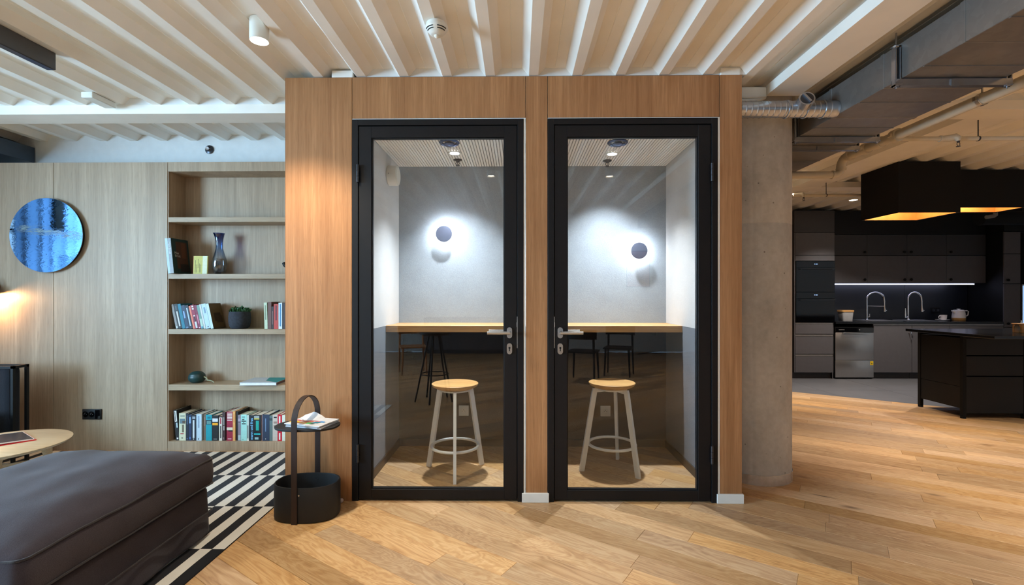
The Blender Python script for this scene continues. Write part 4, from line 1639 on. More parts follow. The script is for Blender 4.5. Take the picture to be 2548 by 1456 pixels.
# round coffee table
TX, TY, TR = -3.147, 2.812, 0.345
t = thing('coffee_table', 'low round pale oak coffee table behind the charcoal ottoman', 'table', (TX, TY, RZ + 0.0022))
b = MB(M['oak_table'])
b.lathe([(0.001, 0.338), (0.27, 0.340), (0.325, 0.352), (0.343, 0.366), (0.3445, 0.370), (0.342, 0.372), (0.001, 0.372)], 96, cap0=False, cap1=False)
obj('table_top', b, t)
for a in (48, 138, 228, 318):
    d = Vector((math.cos(R(a)), math.sin(R(a)), 0))
    b = MB(M['oak_table'])
    b.tube([d * 0.215 + Vector((0, 0, 0.341)), d * 0.218 + Vector((0, 0, 0.315)), d * 0.225 + Vector((0, 0, 0.26)), d * 0.255 + Vector((0, 0, 0.0))], [0.036, 0.028, 0.022, 0.014], 16)
    obj('leg', b, t)
b = MB(M['oak_table'])
for a in (48, 138):
    d = Vector((math.cos(R(a)), math.sin(R(a)), 0))
    s = Vector((-d.y, d.x, 0))
    b.sweep([(d * -0.225 + Vector((0, 0, 0.222)), s, Vector((0, 0, 1))), (d * 0.225 + Vector((0, 0, 0.222)), s, Vector((0, 0, 1)))],
            [(-0.012, -0.02), (0.012, -0.02), (0.012, 0.02), (-0.012, 0.02)])
obj('cross_rail', b, t, smooth=False)

t = thing('magazine', 'open black magazine in a red cover lying on the round coffee table', 'magazine', (-2.992, 2.905, RZ + 0.3744))
ux = Vector((-0.253, 0.162, 0)).normalized()
uy = Vector((-0.101, -0.117, 0)).normalized()
ux2 = (Vector((-3.093, 2.788, 0)) - Vector((-2.993, 2.906, 0))).normalized()


def quad_slab(b, w, h, z0, z1, tilt=0.0, ins=0.0):
    e1, e2 = Vector((-0.84, 0.54, 0)), Vector((-0.65, -0.76, 0))
    pts = [(ins, ins), (w - ins, ins), (w - ins, h - ins), (ins, h - ins)]
    lo = [b.bm.verts.new(e1 * p + e2 * q + Vector((0, 0, z0 + tilt * q))) for p, q in pts]
    hi = [b.bm.verts.new(e1 * p + e2 * q + Vector((0, 0, z1 + tilt * q))) for p, q in pts]
    b.bridge(lo, hi)
    b.face(lo[::-1])
    b.face(hi)


b = MB(cmat((206, 24, 32), 0.35))
quad_slab(b, 0.30, 0.23, 0.0002, 0.004)
obj('cover', b, t, smooth=False)
b = MB(cmat((230, 228, 226), 0.5))
quad_slab(b, 0.292, 0.225, 0.0042, 0.0105, 0.03, 0.008)
obj('page_block', b, t, smooth=False)
b = MB(cmat((52, 54, 62), 0.22))
quad_slab(b, 0.288, 0.222, 0.0107, 0.0112, 0.03, 0.012)
obj('open_page', b, t, smooth=False)

# black framed armchair, only its corner in view
t = thing('armchair', 'black box framed armchair with dark upholstery beside the coffee table', 'armchair', (-3.79, 3.505, RZ))
b = MB(M['black'])
s = 0.0095
AW, AD, AH = 0.80, 0.10, 0.745
for x in (-AW, 0):
    for y in (0, AD):
        b.box(x - s, x + s, y - s, y + s, 0, AH)
for z in (AH - s, 0.10):
    for y in (0, AD):
        b.box(-AW - s, s, y - s, y + s, z - s, z + s)
    for x in (-AW, 0):
        b.box(x - s, x + s, -s, AD + s, z - s, z + s)
obj('tube_frame', b, t, smooth=False)
b = MB(M['navy_felt'])
soft_block(b, AW - 0.05, 0.085, 0.14, AH - 0.014, 0.015, 16, 0, 0.003, 8)
for v in b.bm.verts:
    v.co += Vector((-AW / 2, AD / 2 - 0.012, 0))
obj('backrest', b, t, angle=1.2)
b = MB(M['navy_felt'])
soft_block(b, AW - 0.06, 0.62, 0.16, 0.42, 0.04, 14, 0.02, 0.004, 2)
for v in b.bm.verts:
    v.co += Vector((-AW / 2 - 0.01, -0.36, 0))
obj('seat', b, t, angle=1.2)
b = MB(M['black'])
for x in (-AW, 0):
    b.box(x - s, x + s, -0.66, -s, 0.10 - s, 0.10 + s)
    b.box(x - s, x + s, -0.66 - s, -0.66 + s, 0, 0.13)
b.box(-AW - s, s, -0.66 - s, -0.66 + s, 0.13, 0.13 + 2 * s)
obj('seat_rail', b, t, smooth=False)

# ------------------------------------------------------------------ basket table
KX, KY = -1.232, 2.757
t = thing('basket_table', 'black oval felt basket with a tall dark hoop handle and tray', 'side table', (KX, KY, 0))


def oval(a, bb, n=64, p=2.4):
    out = []
    for i in range(n):
        th = 2 * PI * i / n
        c, s_ = math.cos(th), math.sin(th)
        out.append((a * math.copysign(abs(c) ** (2 / p), c), bb * math.copysign(abs(s_) ** (2 / p), s_)))
    return out


b = MB(M['basket'])
rings = []
for sx, z in ((0.94, 0.002), (0.985, 0.006), (1.0, 0.016), (1.0, 0.196), (0.985, 0.2015), (0.955, 0.2015), (0.94, 0.196), (0.94, 0.02), (0.90, 0.012)):
    rings.append([b.bm.verts.new((x * sx, y * sx, z)) for x, y in oval(0.183, 0.122)])
for r0, r1 in zip(rings, rings[1:]):
    b.bridge(r0, r1)
b.face(rings[0][::-1])
b.face(rings[-1])
obj('basket_body', b, t)
b = MB(M['basket'])
rings = []
for sx, z in ((0.90, 0.512), (0.985, 0.514), (1.0, 0.520), (1.0, 0.525), (0.985, 0.527), (0.90, 0.5275)):
    rings.append([b.bm.verts.new((x * sx, y * sx, z)) for x, y in oval(0.183, 0.1175)])
for r0, r1 in zip(rings, rings[1:]):
    b.bridge(r0, r1)
b.face(rings[0][::-1])
b.face(rings[-1])
obj('tray', b, t)
b = MB(M['strap'])
yr = 0.1275
h0 = 0.565
path = [(-yr, 0.0), (-yr, 0.2), (-yr, 0.4)]
for i in range(17):
    a = PI - PI * i / 16
    path.append((yr * math.cos(a), h0 + yr * math.sin(a)))
path += [(yr, 0.4), (yr, 0.2), (yr, 0.0)]
pts = []
sk = -0.062
for i, (y, z) in enumerate(path):
    p, q = path[max(i - 1, 0)], path[min(i + 1, len(path) - 1)]
    d = Vector((0, q[0] - p[0], q[1] - p[1])).normalized()
    nrm = Vector((0, -d.z, d.y))
    pts.append((Vector((0.012 * y / yr - 0.008, y, z + 0.001)), Vector((1, 0, 0)), nrm))
b.sweep(pts, [(-0.016, -0.0025), (0.016, -0.0025), (0.016, 0.0025), (-0.016, 0.0025)])
obj('hoop_handle', b, t)
b = MB(M['steel'])
for y, z in ((0.1135, 0.165), (-0.1305, 0.165)):
    b.cyl((0.008, y, z), (0.008, y + (-0.002 if y < 0 else 0.002), z), 0.005, seg=12)
obj('rivet', b, t)

# magazines on its tray
MAGROT = R(-16)
lab = ['white magazine with a colourful painted cover, topmost on the basket tray', 'grey magazine under the colourful one on the basket tray', 'white magazine at the bottom of the pile on the basket tray']
zz = 0.5280
for k, (w, h, th, dx, dy, rot, c) in enumerate(((0.235, 0.175, 0.006, 0.030, 0.004, -14, (206, 206, 210)), (0.230, 0.172, 0.006, 0.028, 0.0, -20, (150, 152, 158)), (0.240, 0.175, 0.004, 0.024, 0.004, -16, (228, 228, 230)))):
    t = thing('magazine', lab[2 - k], 'magazine', (KX + dx, KY + dy, zz), (0, 0, R(rot)), 'magazines on the basket tray')
    b = MB(cmat(c, 0.35))
    nx, ny = 12, 8
    top = [[None] * (ny + 1) for _ in range(nx + 1)]
    bot = [[None] * (ny + 1) for _ in range(nx + 1)]
    for i in range(nx + 1):
        for j in range(ny + 1):
            x, y = -w / 2 + w * i / nx, -h / 2 + h * j / ny
            curl = 0.0
            if k == 2:
                q = max(0, (y / h + 0.5) - 0.45 + (0.1 - abs(x / w + 0.22)) * 1.2)
                curl = 0.075 * q * q if abs(x / w + 0.22) < 0.30 else 0
            top[i][j] = b.bm.verts.new((x, y, th + curl))
            bot[i][j] = b.bm.verts.new((x, y, 0.0003 + curl))
    for i in range(nx):
        for j in range(ny):
            b.face([top[i][j], top[i + 1][j], top[i + 1][j + 1], top[i][j + 1]])
            b.face([bot[i][j], bot[i][j + 1], bot[i + 1][j + 1], bot[i + 1][j]])
    for i in range(nx):
        b.face([top[i][0], bot[i][0], bot[i + 1][0], top[i + 1][0]])
        b.face([top[i][ny], top[i + 1][ny], bot[i + 1][ny], bot[i][ny]])
    for j in range(ny):
        b.face([top[0][j], top[0][j + 1], bot[0][j + 1], bot[0][j]])
        b.face([top[nx][j], bot[nx][j], bot[nx][j + 1], top[nx][j + 1]])
    obj('paper_sheets', b, t)
    if k == 2:
        b = MB()

        def patch(c, pts):
            b.mat(cmat(c, 0.35))
            b.poly([(x * w / 2, y * h / 2, th + 0.0004 + 0.00012 * len(b.mats)) for x, y in pts])
        patch((240, 132, 132), [(-0.9, -0.1), (-0.45, -0.2), (0.35, -0.05), (0.5, 0.12), (-0.1, 0.12), (-0.9, 0.1)])
        patch((150, 70, 80), [(-0.1, 0.0), (0.28, 0.02), (0.34, 0.12), (-0.12, 0.12)])
        patch((180, 96, 82), [(-0.75, -0.25), (-0.1, -0.35), (0.2, -0.2), (0.1, 0.0), (-0.6, 0.0)])
        patch((244, 206, 20), [(-0.98, -0.62), (-0.6, -0.62), (-0.35, -0.45), (-0.6, -0.3), (-0.95, -0.32)])
        patch((172, 112, 62), [(-0.6, -0.75), (-0.25, -0.7), (-0.1, -0.55), (-0.35, -0.42), (-0.65, -0.5)])
        patch((110, 76, 60), [(-0.2, -0.45), (0.12, -0.42), (0.18, -0.25), (-0.12, -0.25)])
        patch((246, 172, 60), [(-0.25, -0.72), (-0.02, -0.75), (0.06, -0.5), (-0.15, -0.45)])
        patch((90, 190, 90), [(0.04, -0.7), (0.2, -0.68), (0.3, -0.45), (0.05, -0.4)])
        patch((10, 130, 150), [(0.2, -0.45), (0.55, -0.4), (0.62, -0.1), (0.28, -0.15)])
        patch((14, 150, 222), [(0.42, -0.1), (0.78, -0.15), (0.72, 0.08), (0.5, 0.08)])
        patch((40, 80, 70), [(0.25, -0.72), (0.42, -0.7), (0.5, -0.52), (0.3, -0.5)])
        patch((60, 40, 36), [(-0.62, 0.1), (-0.5, -0.12), (-0.4, 0.05), (-0.45, 0.18)])
        obj('cover_print', b, t, smooth=False)
    zz += th + 0.0008

# ================================================================== CEILING FITTINGS
def cylinder_spot(loc, lab, energy, group='white ceiling cylinder lights', size=88, blend=0.6, color=(1.0, 0.93, 0.83)):
    t = thing('ceiling_spot', lab, 'ceiling light', loc, group=group)
    b = MB(M['plastic_white'])
    b.lathe([(0.040, 0.0), (0.046, -0.003), (0.046, -0.112), (0.0435, -0.112), (0.0405, -0.098)], 40, cap1=False)
    obj('housing', b, t)
    b = MB(M['lamp_on'])
    b.lathe([(0.001, -0.100), (0.0415, -0.101)], 32, cap0=False, cap1=False)
    obj('lens', b, t)
    light('ceiling_spot_beam', 'SPOT', (0, 0, -0.118), energy, color, parent=t, spot_size=R(size), spot_blend=blend, shadow_soft_size=0.04)
    return t


cylinder_spot((-1.332, 2.42, ZT), 'white cylinder spot lamp on the ribbed ceiling before the booth corner', 100, size=104, color=(1.0, 0.86, 0.66))
cylinder_spot((-0.30, 0.75, ZT), 'white cylinder spot mirrored as a bright dot in the siren booth door', 60)
cylinder_spot((1.00, 0.72, ZT), 'white cylinder spot mirrored as a bright dot in the column booth door', 60)
cylinder_spot((2.55, 1.2, 2.66), 'added white cylinder spot over the oak floor, unseen outside the frame by the duct', 130)  # added lamp out of view, brightens the floor
for sx, sy, sl in ((-3.0, -0.9, 'added unseen white fill spot behind the camera on the window side'), (0.25, -1.5, 'added unseen white fill spot behind the camera over the dining chairs'), (3.3, -1.2, 'added unseen white fill spot behind the camera beyond the big duct')):
    cylinder_spot((sx, sy, ZT), sl, 175, size=110)  # added fill lamps, kept where the door glass does not mirror them
cylinder_spot((3.05, 5.55, ZT), 'white cylinder spot hidden behind the column over the oak floor', 210)
cylinder_spot((4.15, 3.05, 2.66), 'added unseen white cylinder spot above the oak floor before the kitchen island', 205)  # added lamp out of view, lifts this floor and its ceiling bounce

t = thing('recessed_light', 'flat bright recessed light in the kitchen ceiling near the pendant hood', 'ceiling light', (4.70, 6.72, 2.648))
b = MB(M['plastic_white'])
b.lathe([(0.052, 0.0), (0.056, -0.004), (0.056, -0.022), (0.048, -0.024)], 32, cap1=False)
obj('trim_ring', b, t)
b = MB(M['lamp_on'])
b.lathe([(0.001, -0.023), (0.049, -0.0235)], 32, cap0=False, cap1=False)
obj('lens', b, t)
light('kitchen_spot_beam', 'SPOT', (0, 0, -0.03), 90, (1.0, 0.92, 0.82), parent=t, spot_size=R(100), spot_blend=0.5, shadow_soft_size=0.04)

for kx, ky, kl in ((5.6, 6.30, 'added fill light in the kitchen ceiling hidden behind the pendant hoods'), (6.9, 3.2, 'added fill light in the ceiling over the island side, outside the frame')):
    q = dup(t, (kx, ky, 2.648), None, kl)  # added lamps out of sight to brighten the kitchen
    light('kitchen_spot_beam', 'SPOT', (0, 0, -0.03), 95, (1.0, 0.92, 0.82), parent=q, spot_size=R(110), spot_blend=0.5, shadow_soft_size=0.04)
t = thing('smoke_detector', 'round white smoke detector on the ribbed ceiling above the booth', 'detector', (-0.412, 2.385, ZC + 0.001))
b = MB(M['plastic_white'])
b.lathe([(0.048, 0.0), (0.052, -0.003), (0.052, -0.014), (0.056, -0.016), (0.056, -0.026), (0.050, -0.036), (0.032, -0.056), (0.024, -0.060)], 48, cap1=True)
obj('housing', b, t)
b = MB(M['paper'])
b.ball((0, 0, -0.060), 0.0135, 16)
obj('sensor_dome', b, t)
b = MB(M['seal'])
for a0 in (200, 282):
    for r, z in ((0.0515, -0.0345), (0.0445, -0.0425)):
        pts = []
        for i in range(9):
            a = R(a0 + 58 * i / 8)
            pts.append((Vector((r * math.cos(a), r * math.sin(a), z)), Vector((math.cos(a), math.sin(a), 0)), Vector((0, 0, 1))))
        b.sweep(pts, [(-0.0022, -0.0016), (0.0022, -0.0016), (0.0022, 0.0016), (-0.0022, 0.0016)])
obj('vent_slot', b, t, smooth=False)

t = thing('emergency_light', 'small white box shaped emergency light under the ribbed ceiling', 'emergency light', (-2.895, 3.14, ZC))
b = MB(M['plastic_white'])
b.box(-0.040, 0.040, 0.0, 0.19, -0.040, -0.001, 0.004)
obj('housing', b, t, smooth=False)
b = MB(M['plastic_white'])
for q in range(5):
    b.box(-0.030, 0.030, -0.002, 0.001, -0.033 + q * 0.0055, -0.0300 + q * 0.0055)
obj('front_grille', b, t, smooth=False)

t = thing('linear_lamp', 'dark grey linear lamp running along the ceiling ribs near the smoke detector', 'ceiling light', (-2.637, 0.6, ZC))
t['label'] = 'dark grey linear ceiling lamp reaching in from the frame edge above the oak wall'
b = MB(plain('dark_lamp_body', (78, 76, 76), 0.45, 0.2))
b.box(-0.024, 0.024, 0.0, 2.045, -0.096, -0.001, 0.002)
obj('housing', b, t, smooth=False)
b = MB(M['profile_dark'])
b.box(-0.019, 0.019, 0.01, 2.035, -0.0985, -0.0955)
obj('diffuser_strip', b, t, smooth=False)
b = MB(M['steel'])
b.box(0.0238, 0.026, 1.35, 1.375, -0.082, -0.076)
obj('clip', b, t, smooth=False)

t = thing('ceiling_duct', 'dark metal ceiling duct ending above the oak wall at the frame edge', 'duct', (-4.65, 2.6, 2.455))
b = MB(plain('dark_duct', (66, 78, 92), 0.4, 0.3))
b.box(-0.37, 0.37, 0.0, 1.54, 0.0, 0.135, 0.002)
obj('duct_body', b, t, smooth=False)
b = MB(plain('dark_duct_flange', (56, 66, 78), 0.4, 0.3))
b.box(-0.385, 0.385, 0.60, 0.625, -0.012, 0.147)
obj('flange', b, t, smooth=False)

# big rectangular duct with its hangers
t = thing('air_duct', 'large rectangular galvanised air duct under the ceiling towards the kitchen', 'duct', (2.255, -2.0, 2.41))
b = MB(M['galv'])
b.box(-0.265, 0.265, 0.0, 8.6, 0.0, 0.185, 0.002)
obj('duct_body', b, t, smooth=False)
for y in (2.6, 3.55, 4.15, 4.62, 5.05, 5.75, 6.7, 7.7):
    b = MB(M['galv'])
    b.box(-0.2675, 0.2675, y - 0.012, y + 0.012, -0.0025, 0.1875, 0.001)
    obj('joint_band', b, t, smooth=False)
for y in (2.98, 3.30, 3.78, 3.95, 4.36, 4.80, 5.22, 5.40, 5.58, 6.0):
    b = MB(M['galv'])
    b.box(-0.262, 0.262, y - 0.005, y + 0.005, -0.004, 0.0005)
    obj('stiffening_crease', b, t, smooth=False)

HL = ['galvanised hanger bracket round the big duct, nearest the camera', 'galvanised hanger rail under the big duct by the concrete column', 'galvanised hanger rail under the big duct just behind the first column rail']
for y, lab in zip((2.50, 3.40, 3.60), HL):
    t = thing('duct_hanger', lab, 'hanger', (2.255, y, 2.37), group='duct hangers')
    b = MB(M['galv_bright'])
    b.box(-0.30, 0.30, -0.015, -0.011, 0.0, 0.034)
    b.box(-0.30, 0.30, 0.011, 0.015, 0.0, 0.034)
    b.box(-0.30, 0.30, -0.011, 0.011, 0.0, 0.004)
    obj('cross_rail', b, t, smooth=False)
    for sx in (-0.285, 0.285):
        b = MB(M['galv_bright'])
        b.box(sx - 0.015, sx - 0.011, -0.013, 0.013, 0.0, 0.20)
        b.box(sx + 0.011, sx + 0.015, -0.013, 0.013, 0.0, 0.20)
        b.box(sx - 0.011, sx + 0.011, 0.009, 0.013, 0.0, 0.20)
        b.cyl((sx, 0, -0.012), (sx, 0, 0.29), 0.004, seg=8)
        obj('upright', b, t, smooth=False)
        b = MB(M['chrome'])
        for z in (-0.004, 0.20):
            b.cyl((sx, 0, z), (sx, 0, z + 0.010), 0.014, seg=6)
            b.box(sx - 0.02, sx + 0.02, -0.018, 0.018, z + 0.008, z + 0.012)
        obj('nut_plate', b, t, smooth=False)
    b = MB(M['galv_bright'])
    b.box(-0.02, 0.02, -0.022, -0.015, -0.006, 0.03)
    obj('middle_clip', b, t, smooth=False)

t = thing('spiral_duct', 'shiny spiral duct leaving the booth side towards the big air duct', 'duct', (1.383, 3.0, 2.449))
b = MB(M['galv_bright'])
prof = []
x, k = 0.0, 0
while x <= 0.56:
    prof += [(0.0505, x), (0.0505, x + 0.026), (0.0525, x + 0.029), (0.0525, x + 0.032)]
    x += 0.035
prof += [(0.0505, 0.575), (0.0525, 0.585), (0.0525, 0.592), (0.0505, 0.600), (0.0505, 0.606)]
b.lathe(prof, 40, axis='x')
obj('duct_body', b, t, angle=0.35)
for x in (0.29, 0.405, 0.515):
    b = MB(M['galv_bright'])
    b.lathe([(0.0515, x), (0.0560, x + 0.002), (0.0560, x + 0.010), (0.0515, x + 0.012)], 40, axis='x', cap0=False, cap1=False)
    obj('joint_ring', b, t)
b = MB(M['galv_bright'])
b.cyl((0.385, -0.035, 0.018), (0.375, -0.088, 0.034), 0.046, seg=36)
b.lathe([(0.040, 0), (0.046, 0)], 8, (0, 0, -0.001)) if False else None
obj('inspection_cap', b, t)
b = MB(M['profile_dark'])
d = Vector((-0.010, -0.053, 0.016)).normalized()
c0 = Vector((0.375, -0.088, 0.034))
b.cyl(c0 + d * 0.0005, c0 + d * 0.002, 0.037, seg=32)
b.mat(M['galv_bright'])
sd = Vector((0.5, 0, -0.86))
sd = (sd - d * sd.dot(d)).normalized()
pd = d.cross(sd)
b.sweep([(c0 + d * 0.006 - sd * 0.034, pd, d), (c0 + d * 0.006 + sd * 0.034, pd, d)], [(-0.006, -0.005), (0.006, -0.005), (0.006, 0.005), (-0.006, 0.005)])
obj('cap_handle', b, t)


# sprinkler pipes
def collar(b, c, axis, r, l):
    v = {'x': Vector((1, 0, 0)), 'y': Vector((0, 1, 0)), 'z': Vector((0, 0, 1))}[axis]
    c = Vector(c)
    b.cyl(c - v * l / 2, c + v * l / 2, r, seg=24)


PX, PZ = 2.76, 2.45
t = thing('sprinkler_main', 'thick painted sprinkler main pipe running along the right of the big duct', 'pipe', (PX, 0, PZ))
t['label'] = 'thick painted sprinkler main pipe running beside the big galvanised duct'
b = MB(M['pipe'])
r = 0.034
b.cyl((0, -2.5, 0), (0, 4.02, 0), r, seg=28)
pts = [(0, 4.02, 0)]
for i in range(1, 9):
    a = R(90 * i / 8)
    pts.append((0, 4.02 + 0.075 * math.sin(a), -0.075 * (1 - math.cos(a))))
pts += [(0, 4.095, -0.085)]
b.tube(pts, r + 0.002, 24)
obj('pipe_run', b, t)
b = MB(M['pipe'])
pts = [(0.0, 4.095, -0.080)]
for i in range(1, 9):
    a = R(90 * i / 8)
    pts.append((-0.055 * (1 - math.cos(a)), 4.095, -0.080 - 0.055 * math.sin(a)))
pts += [(-0.07, 4.095, -0.135), (-1.25, 4.095, -0.135)]
b.tube(pts, 0.030, 24)
obj('lower_run', b, t)
for c, ax, rr, l in (((0, 3.985, 0), 'y', 0.042, 0.030), ((0, 3.80, 0), 'y', 0.045, 0.04), ((0, 3.66, 0), 'y', 0.041, 0.05), ((0, 3.50, 0), 'y', 0.047, 0.05), ((0, 4.095, -0.088), 'z', 0.040, 0.014), ((-0.075, 4.095, -0.135), 'x', 0.036, 0.012)):
    b = MB(M['pipe'])
    collar(b, c, ax, rr, l)
    if rr >= 0.045:
        b.box(c[0] - 0.058, c[0] - 0.040, c[1] - 0.018, c[1] + 0.018, -0.012, 0.012, 0.003)
        b.box(c[0] + 0.040, c[0] + 0.058, c[1] - 0.018, c[1] + 0.018, -0.012, 0.012, 0.003)
    obj('pipe_coupling', b, t)
b = MB(M['steel'])
b.lathe([(0.0365, -0.014), (0.0385, -0.012), (0.0385, 0.012), (0.0365, 0.014)], 32, (0, 2.86, 0), axis='y', cap0=False, cap1=False)
b.cyl((0, 2.86, 0.036), (0, 2.86, 0.24), 0.005, seg=8)
b.box(-0.05, -0.036, 2.85, 2.87, -0.012, 0.012)
b.box(0.036, 0.05, 2.85, 2.87, -0.012, 0.012)
obj('pipe_clamp', b, t)
b = MB(M['matt_black'])
b.box(-0.03, 0.03, 2.84, 2.88, 0.085, 0.12, 0.004)
obj('clamp_nut', b, t)


def branch(name, lab, y, x0, x1, hx, sx, z=PZ):
    t = thing(name, lab, 'pipe', (x0, y, z), group='thin sprinkler branch pipes')
    b = MB(M['pipe'])
    b.cyl((0, 0, 0), (x1 - x0, 0, 0), 0.0165, seg=20)
    obj('pipe_run', b, t)
    b = MB(M['pipe'])
    b.tube([(sx - x0 - 0.075, 0, 0), (sx - x0 - 0.02, -0.004, 0.003), (sx - x0 + 0.006, -0.02, 0.006), (sx - x0 + 0.012, -0.034, -0.01), (sx - x0 + 0.012, -0.036, -0.030)], [0.021, 0.024, 0.026, 0.022, 0.014], 18)
    collar(b, (sx - x0 - 0.085, 0, 0), 'x', 0.023, 0.018)
    obj('elbow_fitting', b, t)
    b = MB(M['profile_dark'])
    b.cyl((sx - x0 + 0.012, -0.036, -0.03), (sx - x0 + 0.012, -0.036, -0.040), 0.009, seg=12)
    for sg in (-1, 1):
        b.tube([(sx - x0 + 0.012 + sg * 0.006, -0.036, -0.038), (sx - x0 + 0.012 + sg * 0.012, -0.036, -0.052), (sx - x0 + 0.012 + sg * 0.003, -0.036, -0.066)], 0.0022, 6)
    b.cyl((sx - x0 + 0.012, -0.036, -0.068), (sx - x0 + 0.012, -0.036, -0.070), 0.014, seg=16)
    obj('sprinkler_head', b, t)
    b = MB(M['profile_dark'])
    b.cyl((hx - x0, 0, 0.018), (hx - x0, 0, 0.20), 0.004, seg=8)
    b.lathe([(0.0175, -0.006), (0.0195, -0.005), (0.0195, 0.005), (0.0175, 0.006)], 20, (hx - x0, 0, 0), axis='x', cap0=False, cap1=False)
    b.box(hx - x0 - 0.11, hx - x0 + 0.11, -0.02, 0.02, 0.186, 0.199)
    obj('pipe_hanger', b, t)
    return t


branch('sprinkler_branch', 'thin sprinkler branch pipe above the black pendant hoods', 3.575, PX + 0.036, 6.2, 3.42, 3.23)
branch('sprinkler_branch', 'thin sprinkler branch pipe deep in the kitchen behind the column', 5.52, 2.60, 4.72, 3.55, 3.26, 2.44)

# ================================================================== KITCHEN
KF = 7.39                                  # front plane of the base units
CTZ = 0.886                                # top of the worktop


def knob(parent, x, y, z):
    b = MB(M['matt_black'])
    b.lathe([(0.006, 0.0), (0.006, -0.012), (0.019, -0.015), (0.020, -0.024), (0.017, -0.027)], 20, (x, y, z), axis='y')
    return obj('knob', b, parent)


def front(name, parent, x0, x1, z0, z1, y, m, th=0.02):
    b = MB(m)
    b.box(x0 + 0.0018, x1 - 0.0018, y, y + th, z0 + 0.0018, z1 - 0.0018, 0.0012)
    return obj(name, b, parent, smooth=False)


# oven tower
TX0, TX1 = 4.262, 4.883
t = thing('oven_cabinet', 'tall charcoal kitchen cabinet housing two stacked black ovens', 'cabinet', (TX0, KF, 0))
W = TX1 - TX0
b = MB(M['cab_dark'])
b.box(0.0, W, 0.021, 0.60, 0.095, 2.60)
obj('carcass', b, t, smooth=False)
b = MB(M['kick'])
b.box(0.0, W - 0.03, 0.05, 0.065, 0.0, 0.095)
obj('kick_board', b, t, smooth=False)
front('top_panel', t, 0, W, 2.262, 2.60, 0, M['cab_dark'])
front('door', t, 0.02, W, 1.910, 2.258, 0, M['cab'])
front('filler_panel', t, 0.02, W, 1.822, 1.907, 0, M['cab'])
front('side_strip', t, 0.0, 0.02, 0.095, 2.258, 0, M['cab'])
for z0, z1 in ((0.690, 0.838), (0.382, 0.652), (0.095, 0.345)):
    d = front('drawer', t, 0.02, W - 0.02, z0, z1, 0, M['cab'])
    b = MB(M['profile'])
    b.box(0.02, W - 0.03, -0.002, 0.018, z1 + 0.003, z1 + 0.030)
    obj('grip_profile', b, d, smooth=False)
b = MB(M['steel'])
b.box(W - 0.028, W - 0.018, 0.01, 0.03, 0.0, 0.13)
obj('leg', b, t, smooth=False)
for k, (z0, z1, lab) in enumerate(((1.342, 1.816, 'black glass oven, upper one in the tall charcoal cabinet'), (0.872, 1.338, 'black glass oven, lower one in the tall charcoal cabinet'))):
    o = thing('oven', lab, 'oven', (TX0 + 0.024, KF, z0), group='built in ovens')
    ow, oh = W - 0.028, z1 - z0
    b = MB(M['oven_glass'])
    b.box(0, ow, -0.012, 0.018, 0.0, oh * 0.78, 0.002)
    door = obj('door', b, o, smooth=False)
    b = MB(M['oven_glass'])
    b.box(0, ow, -0.012, 0.018, oh * 0.785, oh, 0.002)
    obj('control_panel', b, o, smooth=False)
    b = MB(M['profile_dark'])
    b.box(0.05, ow - 0.01, -0.052, -0.038, oh * 0.735, oh * 0.752, 0.003)
    for x in (0.07, ow - 0.04):
        b.box(x, x + 0.012, -0.04, -0.012, oh * 0.735, oh * 0.752)
    obj('handle', b, door, smooth=False)
    b = MB(M['display'])
    for x in (0.0, 0.022, 0.036):
        b.box(ow * 0.47 + x, ow * 0.47 + x + 0.012, -0.0128, -0.0122, oh * 0.90, oh * 0.915)
    obj('display', b, o, smooth=False)

# dishwasher
t = thing('dishwasher', 'stainless steel dishwasher with black control strip and yellow label', 'dishwasher', (4.888, KF - 0.012, 0))
W = 0.585
b = MB(M['matt_black'])
b.box(0.004, W - 0.004, 0.02, 0.60, 0.02, 0.80)
for x in (0.03, W - 0.03):
    b.cyl((x, 0.08, 0.0), (x, 0.08, 0.02), 0.018, seg=12)
obj('housing', b, t, smooth=False)
b = MB(M['stainless'])
b.box(0.0, W, 0.0, 0.022, 0.29, 0.715, 0.006, 2)
b.mat(M['stainless'])
door = obj('door', b, t)
b = MB(M['steel'])
n = 12
for i in range(n):
    pass
pts = []
for i in range(n + 1):
    u = i / n
    pts.append((Vector((0.10 + 0.385 * u, -0.020, 0.706 - 0.004 * math.sin(PI * u))), Vector((0, 1, 0)), Vector((0, 0, 1))))
b.sweep(pts, [(-0.012, -0.010), (0.018, -0.006), (0.018, 0.006), (-0.012, 0.008)])
obj('handle', b, door)
b = MB(M['stainless'])
b.box(0.0, W, 0.002, 0.022, 0.022, 0.286, 0.004, 2)
obj('lower_panel', b, t)
b = MB(M['oven_glass'])
b.box(0.0, W, 0.0, 0.022, 0.719, 0.79, 0.002)
obj('control_strip', b, t, smooth=False)
b = MB(M['profile'])
for k in range(7):
    b.box(0.05 + k * 0.013, 0.059 + k * 0.013, -0.001, 0.0, 0.752, 0.766)
b.cyl((0.365, -0.004, 0.758), (0.365, 0.0, 0.758), 0.010, seg=18)
obj('lettering', b, t, smooth=False)['kind'] = 'stuff'
b = MB(M['yellow'])
b.box(W - 0.055, W - 0.008, 0.0005, 0.0018, 0.215, 0.275)
obj('warning_label', b, t, smooth=False)
b = MB(M['seal'])
b.poly([(W - 0.042, 0.0002, 0.23), (W - 0.021, 0.0002, 0.23), (W - 0.0315, 0.0002, 0.256)])
obj('warning_triangle', b, t, smooth=False)

